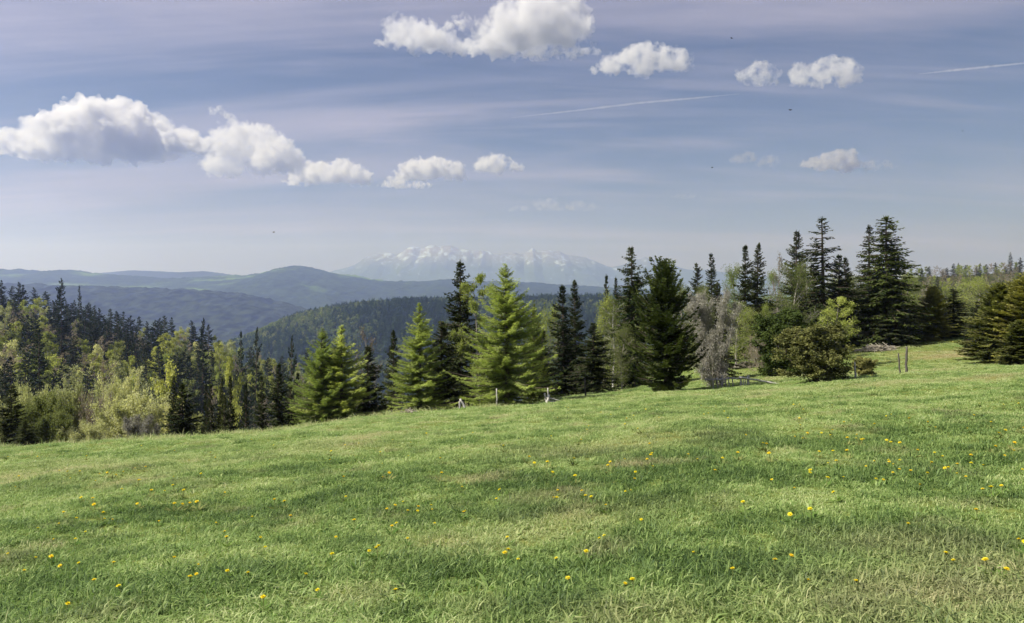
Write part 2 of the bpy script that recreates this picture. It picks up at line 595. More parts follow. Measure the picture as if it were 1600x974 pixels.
ridge('mountains', 16000, [(430, 446), (500, 434), (530, 424), (560, 410), (585, 401), (605, 394), (622, 396), (640, 388), (658, 391), (672, 385), (690, 387), (705, 384), (722, 391), (740, 395), (752, 393),
                           (770, 399), (790, 400), (805, 397), (818, 401), (832, 391), (845, 397), (862, 394), (874, 393), (890, 401), (910, 404), (930, 412), (955, 420), (975, 417), (990, 407), (1005, 405),
                           (1022, 409), (1050, 416), (1090, 420), (1130, 428), (1200, 436)], 3400, 2800, -395, rock_mat(), 130, 0.0006, nx=640, nt_=70, power=0.85, seed=5.0, jag=90)
hm_far = hill_mat('far_forested_hills', (0.013, 0.02, 0.018), (0.028, 0.04, 0.026), (0.05, 0.07, 0.035), 0.0016, 0.60, 0.66, 0.012)
hm_mid = hill_mat('forested_hills_with_fields', (0.011, 0.019, 0.016), (0.036, 0.052, 0.026), (0.11, 0.17, 0.045), 0.0021, 0.56, 0.66, 0.018)
hm_blue = hill_mat('dark_forest_slope', (0.004, 0.007, 0.008), (0.035, 0.046, 0.03), (0.05, 0.065, 0.035), 0.003, 0.63, 0.72, 0.02)
hm_ridge = hill_mat('wooded_ridge_floor', (0.016, 0.024, 0.012), (0.035, 0.045, 0.02), (0.06, 0.07, 0.03), 0.004, 0.6, 0.7, 0.03)
ridge('hills', 10500, [(-500, 430), (-200, 424), (0, 426), (120, 430), (160, 427), (205, 423), (240, 424), (280, 426), (320, 424), (350, 428), (400, 436), (500, 446)], 2600, 1800, -398, hm_far, 60, 0.0009, tree=5, seed=2.0)
ridge('hills', 7200, [(-600, 428), (-200, 416), (0, 421), (40, 422), (70, 425), (110, 422), (150, 428), (200, 431), (260, 436), (320, 434), (360, 432), (400, 430), (425, 426), (445, 418), (465, 416), (485, 418),
                      (505, 424), (530, 430), (560, 432), (580, 437), (610, 441), (640, 440), (665, 441), (700, 437), (730, 441), (790, 440), (830, 442), (880, 446), (950, 450), (1020, 455), (1120, 460), (1300, 462), (1900, 452)],
      2700, 1500, -396, hm_mid, 75, 0.0011, tree=11, nx=620, seed=3.3)
ridge('hills', 4400, [(-600, 425), (-200, 438), (60, 446), (180, 450), (270, 453), (330, 456), (380, 461), (420, 469), (455, 478), (490, 488), (530, 504), (580, 525)], 1300, 1100, -380, hm_blue, 45, 0.0016, tree=11, seed=7.7)
R5 = [(330, 552), (380, 534), (410, 521), (440, 507), (470, 497), (505, 489), (560, 481), (620, 476), (690, 474), (760, 475), (830, 472), (900, 470), (1000, 470), (1100, 478), (1250, 500)]
ridge_obj, _ = ridge('hill', 1900, R5, 620, 500, -330, hm_ridge, 18, 0.003, seed=9.1)


# ---- the air: one closed even haze
def build_haze():
    x0, x1, y0, y1, z0, z1 = -23500, 23500, -400, 25600, -405, 960
    V = [(x, y, z) for z in (z0, z1) for y in (y0, y1) for x in (x0, x1)]
    F = [(0, 2, 3, 1), (4, 5, 7, 6), (0, 1, 5, 4), (2, 6, 7, 3), (0, 4, 6, 2), (1, 3, 7, 5)]
    m, nt, out = new_mat('haze')
    pv = nt.nodes.new('ShaderNodeVolumePrincipled')
    pv.inputs['Color'].default_value = (0.45, 0.56, 1.0, 1)
    pv.inputs['Absorption Color'].default_value = (0.97, 0.97, 0.97, 1)
    pv.inputs['Density'].default_value = 0.000115
    pv.inputs['Anisotropy'].default_value = 0.5
    nt.links.new(pv.outputs[0], out.inputs['Volume'])
    return tag(link('haze', make_mesh('haze', V, [(np.array(F), 0)], [m])), kind='stuff')


build_haze()


# ------------------------------------------------------------------ tree builders (10 m prototypes)
def trunk_acc(acc, h, r0, r1, lean=0.15, seed=0, n=8, segs=8, mat=0):
    rg = np.random.default_rng(seed)
    z = np.linspace(-0.4, h, segs + 1)
    off = np.cumsum(rg.normal(0, lean / segs, (segs + 1, 2)), 0)
    off -= off[0]
    c = np.column_stack([off, z])
    r = r0 + (r1 - r0) * np.linspace(0, 1, segs + 1) ** 0.8
    th = np.arange(n) / n * 2 * np.pi
    V = (c[:, None, :] + np.stack([np.cos(th)[None] * r[:, None], np.sin(th)[None] * r[:, None], np.zeros((segs + 1, n))], -1)).reshape(-1, 3)
    i = np.arange(segs)[:, None] * n + np.arange(n)[None]
    j = np.arange(segs)[:, None] * n + (np.arange(n)[None] + 1) % n
    acc.add(V, np.stack([i, j, j + n, i + n], -1).reshape(-1, 4), mat)
    return c


def conifer(seed, R=1.6, nb=200, z0=0.06, twig=0.42, tw=0.11, step=0.14, up0=-14, up1=38, sag=0.22, tip=0.18, power=0.85,
            gap=0.25, hang=0.5, irregular=0.22, skirt=0.9, lat=52, top_sparse=0.0, h=10.0, jit=0.06, bstd=0.26, width_noise=0.15, per=2):
    """whorled branches carrying flat sprays of needles; returns (trunk accumulator, crown accumulator)"""
    rg = np.random.default_rng(seed)
    tr, cr = Acc(), Acc()
    trunk_acc(tr, h * 0.985, 0.017 * h, 0.002 * h, 0.12, seed)
    # whorls
    nwh = max(10, nb // 6)
    zw = h * (z0 + (0.985 - z0) * (np.arange(nwh) + 0.5) / nwh)
    zb = np.repeat(zw, 6) + rg.normal(0, jit * h / 10, nwh * 6)
    n = len(zb)
    t = np.clip(zb / h, 0, 0.995)
    az = rg.uniform(0, 2 * np.pi, n) + np.tile(np.arange(6), nwh) * 2 * np.pi / 6 * 0.8
    prof = (1 - t) ** power * np.clip(skirt + (1 - skirt) * (t - z0) / 0.25, skirt, 1)
    lob = 1 + width_noise * np.sin(az * 2 + seed + zb * 1.7) + width_noise * 0.7 * np.sin(az * 3 - zb * 2.3 + seed * 2)
    L = R * prof * lob * (1 + rg.normal(0, irregular, n)).clip(0.35, 1.45) + 0.05
    keep = rg.random(n) > gap * (0.4 + 0.6 * t)
    zb, t, az, L, n = zb[keep], t[keep], az[keep], L[keep], int(keep.sum())
    el = np.radians(up0 + (up1 - up0) * t ** 1.1) + rg.normal(0, 0.12, n)
    btint = np.clip(rg.normal(0.5, bstd, n), 0, 1)
    out = np.column_stack([np.cos(az), np.sin(az), np.zeros(n)])
    P0 = np.column_stack([np.zeros(n), np.zeros(n), zb])

    def pos(bi, s):
        l = L[bi] * s
        z = np.tan(el[bi]) * l - sag * L[bi] * s ** 2 * (1 - t[bi]) + tip * L[bi] * np.maximum(0, s - 0.6) ** 2 * 4
        return P0[bi] + out[bi] * l[:, None] + np.column_stack([np.zeros_like(z), np.zeros_like(z), z])
    # branch wood
    bi = np.arange(n)
    p0, p1, p2 = pos(bi, np.zeros(n)), pos(bi, np.full(n, 0.5)), pos(bi, np.full(n, 0.97))
    rb = 0.004 * h * (0.35 + 0.65 * prof[keep]) + 0.004
    V, F = tubes(np.concatenate([p0, p1]), np.concatenate([p1, p2]), np.concatenate([rb, rb * 0.6]), np.concatenate([rb * 0.6, rb * 0.2]), 4)
    cr.add(V, F, 0, 0.4)
    # sprays
    K = np.maximum(3, (L / step).astype(int))
    if top_sparse:
        K = np.maximum(2, (K * (1 - top_sparse * t)).astype(int))
    bi = np.repeat(np.arange(n), K)
    s = (np.concatenate([(np.arange(k) + 0.6) / k for k in K]) * 0.92 + 0.08) + rg.normal(0, 0.03, len(bi))
    s = s.clip(0.05, 1.0)
    P = pos(bi, s)
    fwd = unit(pos(bi, np.minimum(s + 0.05, 1.05)) - P)
    side = np.column_stack([-out[bi, 1], out[bi, 0], np.zeros(len(bi))])
    upv = np.cross(side, fwd)
    upv *= np.sign(upv[:, 2:3] + 1e-6)
    wid = np.clip(1.15 - 0.65 * s, 0.3, 1) * np.clip(L[bi] / 0.9, 0.45, 1.15)
    for q in range(per):
        for sg in (-1, 1):
            a = np.radians(lat) + rg.normal(0, 0.25, len(bi))
            d = fwd * np.cos(a)[:, None] + side * (sg * np.sin(a))[:, None] + np.array([0, 0, -1.0]) * (hang * rg.random(len(bi)) * 0.7)[:, None] + upv * rg.normal(0.05, 0.18, len(bi))[:, None]
            l = twig * wid * rg.uniform(0.6, 1.2, len(bi))
            V, F = rhombs(P + rg.normal(0, 0.03, P.shape), d, l, tw * rg.uniform(0.7, 1.3, len(bi)), upv + rg.normal(0, 0.35, P.shape))
            cr.add(V, F, 1, np.repeat(np.clip(btint[bi] + rg.normal(0, 0.14, len(bi)) + 0.18 * (s - 0.6), 0, 1), 4))
    # sprays along the branch and hanging below it
    d = fwd + np.array([0, 0, -1.0]) * (hang * rg.uniform(0.2, 1.3, len(bi)))[:, None] + side * rg.normal(0, 0.3, len(bi))[:, None]
    V, F = rhombs(P, d, twig * 0.9 * wid * rg.uniform(0.6, 1.2, len(bi)), tw * rg.uniform(0.7, 1.2, len(bi)), side + rg.normal(0, 0.3, P.shape))
    cr.add(V, F, 1, np.repeat(np.clip(btint[bi] + rg.normal(0, 0.14, len(bi)), 0, 1), 4))
    # leader
    V, F = rhombs(np.tile([[0, 0, h * 0.94]], (5, 1)) + rg.normal(0, 0.01, (5, 3)), np.array([[0, 0, 1.0]] * 5) + rg.normal(0, 0.12, (5, 3)), np.full(5, 0.066 * h), np.full(5, tw * 0.8), rg.normal(0, 1, (5, 3)))
    cr.add(V, F, 1, 0.5)
    return tr, cr


def broadleaf(seed, stems=1, R=3.0, h=10.0, crown0=0.25, limbs=9, subs=6, twigs=6, leaves=12, leaf=0.17, spread=0.42, up=0.55, thick=0.13,
              layered=0.0, clump=0.34, airy=0.0, shape=1.0, lim_len=1.0, twigr=0.012):
    """trunk, limbs, boughs, twigs and leaf clusters; returns (wood of trunk and limbs, crown)"""
    rg = np.random.default_rng(seed)
    tr, cr = Acc(), Acc()
    S0, S1, Ra, Rb = [], [], [], []
    LP, LT = [], []
    for sidx in range(stems):
        base = np.array([rg.normal(0, 0.12 * (stems > 1)) * R * 0.4, rg.normal(0, 0.12 * (stems > 1)) * R * 0.4, -0.3])
        lean = rg.normal(0, 0.05 + 0.16 * (stems > 1), 2)
        hh = h * rg.uniform(0.84, 1.0) if stems > 1 else h
        nseg = 9
        pts = [base]
        dv = np.array([lean[0], lean[1], 1.0])
        for k in range(nseg):
            dv = unit((dv + np.append(rg.normal(0, 0.07, 2), 0.06))[None])[0]
            pts.append(pts[-1] + dv * hh * 0.92 / nseg)
        pts = np.array(pts)
        rad = thick * (1 - 0.9 * np.linspace(0, 1, nseg + 1)) * (0.6 if stems > 1 else 1) + 0.012
        S0 += list(pts[:-1]); S1 += list(pts[1:]); Ra += list(rad[:-1]); Rb += list(rad[1:])
        for li in range(limbs):
            f = crown0 + (0.97 - crown0) * (li + rg.random()) / limbs
            k = min(int(f * nseg), nseg - 1)
            p = pts[k] + (pts[k + 1] - pts[k]) * (f * nseg - k)
            a = li * 2.4 + rg.normal(0, 0.4) + sidx * 1.3
            rel = (f - crown0) / (1 - crown0)
            env = R * (math.sin(math.pi * min(1, 0.16 + 0.80 * rel)) ** 0.65) * shape + 0.25
            ll = env * rg.uniform(0.72, 1.1) * lim_len
            e = up * (0.5 + 0.8 * rel) + rg.normal(0, 0.12)
            d = np.array([math.cos(a) * math.cos(e), math.sin(a) * math.cos(e), math.sin(e)])
            q = p.copy()
            m = 5
            lp = [q]
            for u in range(m):
                d = unit((d + rg.normal(0, 0.13, 3) + np.array([0, 0, 0.05 - 0.09 * layered]))[None])[0]
                q = q + d * ll / m
                lp.append(q)
            lp = np.array(lp)
            lr = np.linspace(0.42, 0.1, m + 1) * thick * (0.6 if stems > 1 else 0.8) * (0.5 + 0.5 * (1 - rel))
            S0 += list(lp[:-1]); S1 += list(lp[1:]); Ra += list(lr[:-1]); Rb += list(lr[1:])
            for si in range(subs):
                g = 0.3 + 0.7 * (si + rg.random()) / subs
                k2 = min(int(g * m), m - 1)
                sp = lp[k2] + (lp[k2 + 1] - lp[k2]) * (g * m - k2)
                sd = unit((d + rg.normal(0, 0.75, 3) * np.array([1, 1, 0.75 - 0.55 * layered]) + np.array([0, 0, 0.18 * (1 - layered)]))[None])[0]
                sl = ll * spread * rg.uniform(0.55, 1.1) * (1.15 - 0.5 * g)
                mid = sp + sd * sl * 0.5 + rg.normal(0, 0.05, 3) * sl
                end = mid + unit((sd + rg.normal(0, 0.25, 3))[None])[0] * sl * 0.5
                S0 += [sp, mid]; S1 += [mid, end]; Ra += [twigr * 2.2, twigr * 1.6]; Rb += [twigr * 1.6, twigr]
                ct = float(np.clip(rg.normal(0.5, 0.27), 0, 1))
                for ti in range(twigs):
                    w = rg.random()
                    tp = sp + (mid - sp) * 2 * w if w < 0.5 else mid + (end - mid) * (2 * w - 1)
                    td = unit((sd + rg.normal(0, 0.8, 3) * np.array([1, 1, 1 - 0.7 * layered]))[None])[0]
                    te = tp + td * sl * rg.uniform(0.25, 0.55)
                    S0.append(tp); S1.append(te); Ra.append(twigr * 0.8); Rb.append(twigr * 0.4)
                    if rg.random() < airy:
                        continue
                    nl = int(leaves * rg.uniform(0.5, 1.4))
                    if nl:
                        LP.append(tp + (te - tp) * rg.uniform(0.25, 1.1, (nl, 1)) + rg.normal(0, clump * 0.5, (nl, 3)) * np.array([1, 1, 1 - 0.6 * layered]))
                        LT.append(np.clip(ct + rg.normal(0, 0.17, nl), 0, 1))
    S0, S1, Ra, Rb = map(np.array, (S0, S1, Ra, Rb))
    big = Ra > twigr * 2.3
    V, F = tubes(S0[big], S1[big], Ra[big], Rb[big], 6)
    tr.add(V, F, 0)
    V, F = tubes(S0[~big], S1[~big], Ra[~big], Rb[~big], 3)
    cr.add(V, F, 0, 0.5)
    if LP:
        P = np.concatenate(LP)
        T = np.concatenate(LT)
        d = rg.normal(0, 1, P.shape) + np.array([0, 0, -0.15])
        V, F = rhombs(P, d, leaf * rg.uniform(0.6, 1.3, len(P)), leaf * 0.62 * rg.uniform(0.7, 1.2, len(P)), rg.normal(0, 1, P.shape) + np.array([0, 0, 1.2]))
        cr.add(V, F, 1, np.repeat(T, 4))
    return tr, cr


PROTO = {}


def proto(key, pair, wood, leafm, merge=False):
    tr, cr = pair
    V = np.concatenate(cr.V)
    rad = np.percentile(np.hypot(V[:, 0], V[:, 1]), 96)
    hz = np.percentile(V[:, 2], 99.93)
    if merge:
        a = Acc()
        a.V, a.F, a.T, a.n = list(tr.V), list(tr.F), list(tr.T), tr.n
        for v, (f, m), t in zip(cr.V, cr.F, cr.T):
            a.V.append(v); a.F.append((f - cr_off(cr, f) + a.n, m)); a.T.append(t); a.n += len(v)
        PROTO[key] = (None, a.mesh(key, [M[wood], M[leafm]]), rad, hz)
    else:
        PROTO[key] = (tr.mesh(key + '_trunk', [M[wood]]), cr.mesh(key + '_crown', [M[wood], M[leafm]]), rad, hz)


def cr_off(cr, f):
    k = int(f.min())
    off = 0
    for v in cr.V:
        if off <= k < off + len(v):
            return off
        off += len(v)
    return off


# near and middle conifers
for i in range(5):
    proto(f'spruce{i}', conifer(20 + i, R=[1.75, 1.55, 1.9, 1.45, 1.7][i], nb=320, step=0.115, twig=0.40, tw=0.085, hang=0.85, irregular=0.28, gap=0.18,
                                up0=-20, up1=34, power=[0.8, 0.9, 0.85, 0.75, 0.95][i], skirt=0.8), 'bark', 'spruce')
for i in range(3):
    proto(f'tallspruce{i}', conifer(40 + i, R=[1.35, 1.6, 1.25][i], nb=[280, 420, 330][i], step=0.11, twig=0.38, tw=0.08, hang=0.95, irregular=0.34, gap=[0.3, 0.08, 0.22][i],
                                    up0=-24, up1=12, sag=0.3, tip=0.25, power=[0.62, 0.6, 0.7][i], skirt=0.75, top_sparse=0.35), 'bark', 'fir' if i == 1 else 'spruce')
for i in range(3):
    proto(f'youngspruce{i}', conifer(50 + i, R=[2.4, 2.1, 2.7][i], nb=470, step=0.09, twig=0.42, tw=0.1, per=3, jit=0.12, hang=0.3, up0=-6, up1=45, irregular=0.22, gap=0.1, power=0.66, z0=0.02, skirt=0.9), 'bark', 'spruce_young')
proto('fir0', conifer(61, R=2.35, nb=400, step=0.08, twig=0.42, tw=0.085, hang=0.3, up0=-8, up1=52, tip=0.5, irregular=0.3, gap=0.12, power=0.6, z0=0.02, skirt=0.62, width_noise=0.2, per=3, jit=0.2), 'bark', 'fir')
for i in range(3):
    proto(f'larch{i}', conifer(70 + i, R=[2.6, 2.3, 2.8][i], nb=[360, 330, 320][i], step=0.06, twig=0.28, tw=0.034, hang=1.2, jit=0.3, bstd=0.17, up0=-10, up1=36, sag=0.12, tip=0.3, irregular=0.3, gap=0.1, lat=60,
                               power=[0.82, 1.0, 0.8][i], z0=0.07, skirt=0.82, width_noise=0.12, per=4), 'bark', 'larch' if i < 2 else 'larch_dull')
# near and middle broadleaved trees
proto('maple', broadleaf(81, R=2.6, limbs=16, subs=6, twigs=6, leaves=18, leaf=0.15, layered=0.75, up=0.45, crown0=0.16), 'bark_grey', 'yellow')
for i in range(3):
    proto(f'yellowtree{i}', broadleaf(84 + i, R=[2.6, 2.2, 3.0][i], limbs=17, subs=7, twigs=6, leaves=14, leaf=0.13, up=0.75, crown0=0.14, airy=0.1, clump=0.6), 'bark_grey', 'yellow')
for i in range(3):
    proto(f'olivetree{i}', broadleaf(90 + i, R=[2.6, 2.3, 2.8][i], limbs=17, subs=7, twigs=7, leaves=12, leaf=0.13, up=0.8, crown0=0.12, airy=0.12, clump=0.6), 'bark_grey', 'olive')
proto('birch', broadleaf(95, R=2.0, limbs=16, subs=6, twigs=6, leaves=12, leaf=0.13, up=0.7, crown0=0.1, airy=0.15, thick=0.1, clump=0.5), 'bark_white', 'olive')
for i in range(2):
    proto(f'baretree{i}', broadleaf(97 + i, R=[2.4, 2.1][i], limbs=12, subs=7, twigs=10, leaves=2.2, leaf=0.12, up=0.85, crown0=0.15, airy=0.2, twigr=0.016), 'bark_grey', 'buds')
proto('greyshrub', broadleaf(103, stems=6, R=2.7, limbs=10, subs=7, twigs=9, leaves=15, leaf=0.13, up=0.9, crown0=0.04, airy=0.1, thick=0.09, twigr=0.016, spread=0.45), 'bark_grey', 'greybuds')
proto('brownshrub', broadleaf(105, stems=6, R=4.6, limbs=8, subs=7, twigs=8, leaves=3, leaf=0.16, up=0.8, crown0=0.05, thick=0.09, twigr=0.02, spread=0.5), 'brush', 'buds')
for i in range(2):
    proto(f'juniper{i}', broadleaf(108 + i, stems=9, R=[4.6, 3.8][i], limbs=8, subs=6, twigs=6, leaves=15, leaf=0.32, up=1.0, crown0=0.03, thick=0.1, clump=0.3, shape=0.95), 'bark', 'juniper')
proto('darkbush', broadleaf(112, stems=8, R=3.9, limbs=9, subs=7, twigs=6, leaves=17, leaf=0.3, up=1.05, crown0=0.02, thick=0.1, clump=0.32, shape=1.0), 'bark', 'juniper_dark')
for i in range(3):
    proto(f'palebush{i}', broadleaf(115 + i, stems=7, R=[4.8, 4.4, 4.2][i], limbs=8, subs=6, twigs=6, leaves=19, leaf=0.22, up=0.75, crown0=0.08, thick=0.1, airy=0.08, clump=0.42), 'bark_grey', ['pale', 'pale', 'olive'][i])
proto('sapling', broadleaf(121, R=2.6, limbs=22, subs=6, twigs=5, leaves=11, leaf=0.2, layered=0.45, up=0.5, crown0=0.1, thick=0.08), 'bark_grey', 'yellow')

# lighter prototypes for the forest across the dip (one mesh per tree)
for i in range(5):
    proto(f'farspruce{i}', conifer(130 + i, R=[2.2, 1.9, 2.5, 1.75, 2.1][i], nb=170, step=0.2, twig=0.55, tw=0.17, hang=0.6, irregular=0.28, gap=0.18, up0=-18, up1=26, jit=0.12,
                                   power=[0.68, 0.75, 0.7, 0.6, 0.8][i], z0=0.08, skirt=0.8, per=1), 'bark', 'spruce_far', merge=True)
for i in range(3):
    proto(f'faryellow{i}', broadleaf(140 + i, R=[3.0, 2.6, 3.3][i], limbs=9, subs=5, twigs=5, leaves=8, leaf=0.36, up=0.75, crown0=0.2, airy=0.1, clump=0.5), 'bark_grey', ['yellow', 'olive', 'pale'][i], merge=True)
for i in range(2):
    proto(f'farbare{i}', broadleaf(146 + i, R=[2.9, 2.5][i], limbs=9, subs=6, twigs=7, leaves=2.4, leaf=0.26, up=0.85, crown0=0.18, twigr=0.03), 'bark_grey', 'buds', merge=True)
for i in range(2):
    proto(f'farlime{i}', broadleaf(150 + i, R=[3.0, 2.6][i], limbs=9, subs=5, twigs=5, leaves=10, leaf=0.36, up=0.75, crown0=0.15, airy=0.05, clump=0.5), 'bark_grey', 'lime', merge=True)


# ------------------------------------------------------------------ planting
# coarse record of what stands in front of what, so trees that the forest hides completely are not planted
OCC = np.zeros((487, 900), bool)           # 2 photo pixels per cell, 50 cells of margin left and right
OY, OX = np.mgrid[0:487, 0:900]
OYp, OXp = OY * 2.0, (OX - 50) * 2.0
OCC |= OYp > np.interp(OXp, [-100, 0, 200, 400, 600, 800, 990, 1100, 1150, 1180, 1330, 1700], [706, 698, 688, 672, 648, 632, 611, 605, 560, 545, 540, 535])


def silhouette(px, top, bot, wpx, cone):
    f = np.clip((OYp - top) / max(bot - top, 1), 0, 1)
    inside = (OYp >= top) & (OYp <= bot)
    hw = wpx * 0.5 * (f ** 0.8 if cone else np.sqrt(np.clip(1 - (2 * f - 1) ** 2, 0, 1)) + 0.0)
    return inside & (np.abs(OXp - px) <= hw)


def plant(name, key, px, D, top=None, wpx=None, h=None, label=None, cat='tree', group=None, cull=None, rz=None, sink=0.1, fill=0.8):
    x, y, z = at(px, D)
    tr, cr, rad, hz = PROTO[key]
    if h is None:
        h = (HY - top) / FPX * D + EYE - z
    else:
        top = HY - (z + h - EYE) / D * FPX
    if h < 0.4:
        return None
    s = h / hz
    if wpx is None:
        wpx = 2 * rad * s / D * FPX
        sx = s
    else:
        sx = wpx / FPX * D / (2 * rad)
    bot = HY - (z - EYE) / D * FPX
    sil = silhouette(px, top, bot, wpx * fill, cr.name.find('spruce') >= 0 or cr.name.find('larch') >= 0)
    if cull:
        free = (sil & ~OCC & (OXp >= 0) & (OXp < 1600)).sum()
        if free < cull[0] or free < cull[1] * max(1, sil.sum()):
            return None
    OCC[sil] = True
    rz = random.uniform(0, 6.283) if rz is None else rz
    if tr is None:
        o = link(name, cr, None, (x, y, z - sink))
    else:
        o = link(name, None, None, (x, y, z - sink))
        o.empty_display_size = 0.3
        link('trunk', tr, o)
        link('crown', cr, o)
    o.rotation_euler = (random.gauss(0, 0.012), random.gauss(0, 0.012), rz)
    o.scale = (sx, sx, s)
    return tag(o, label, cat, group)


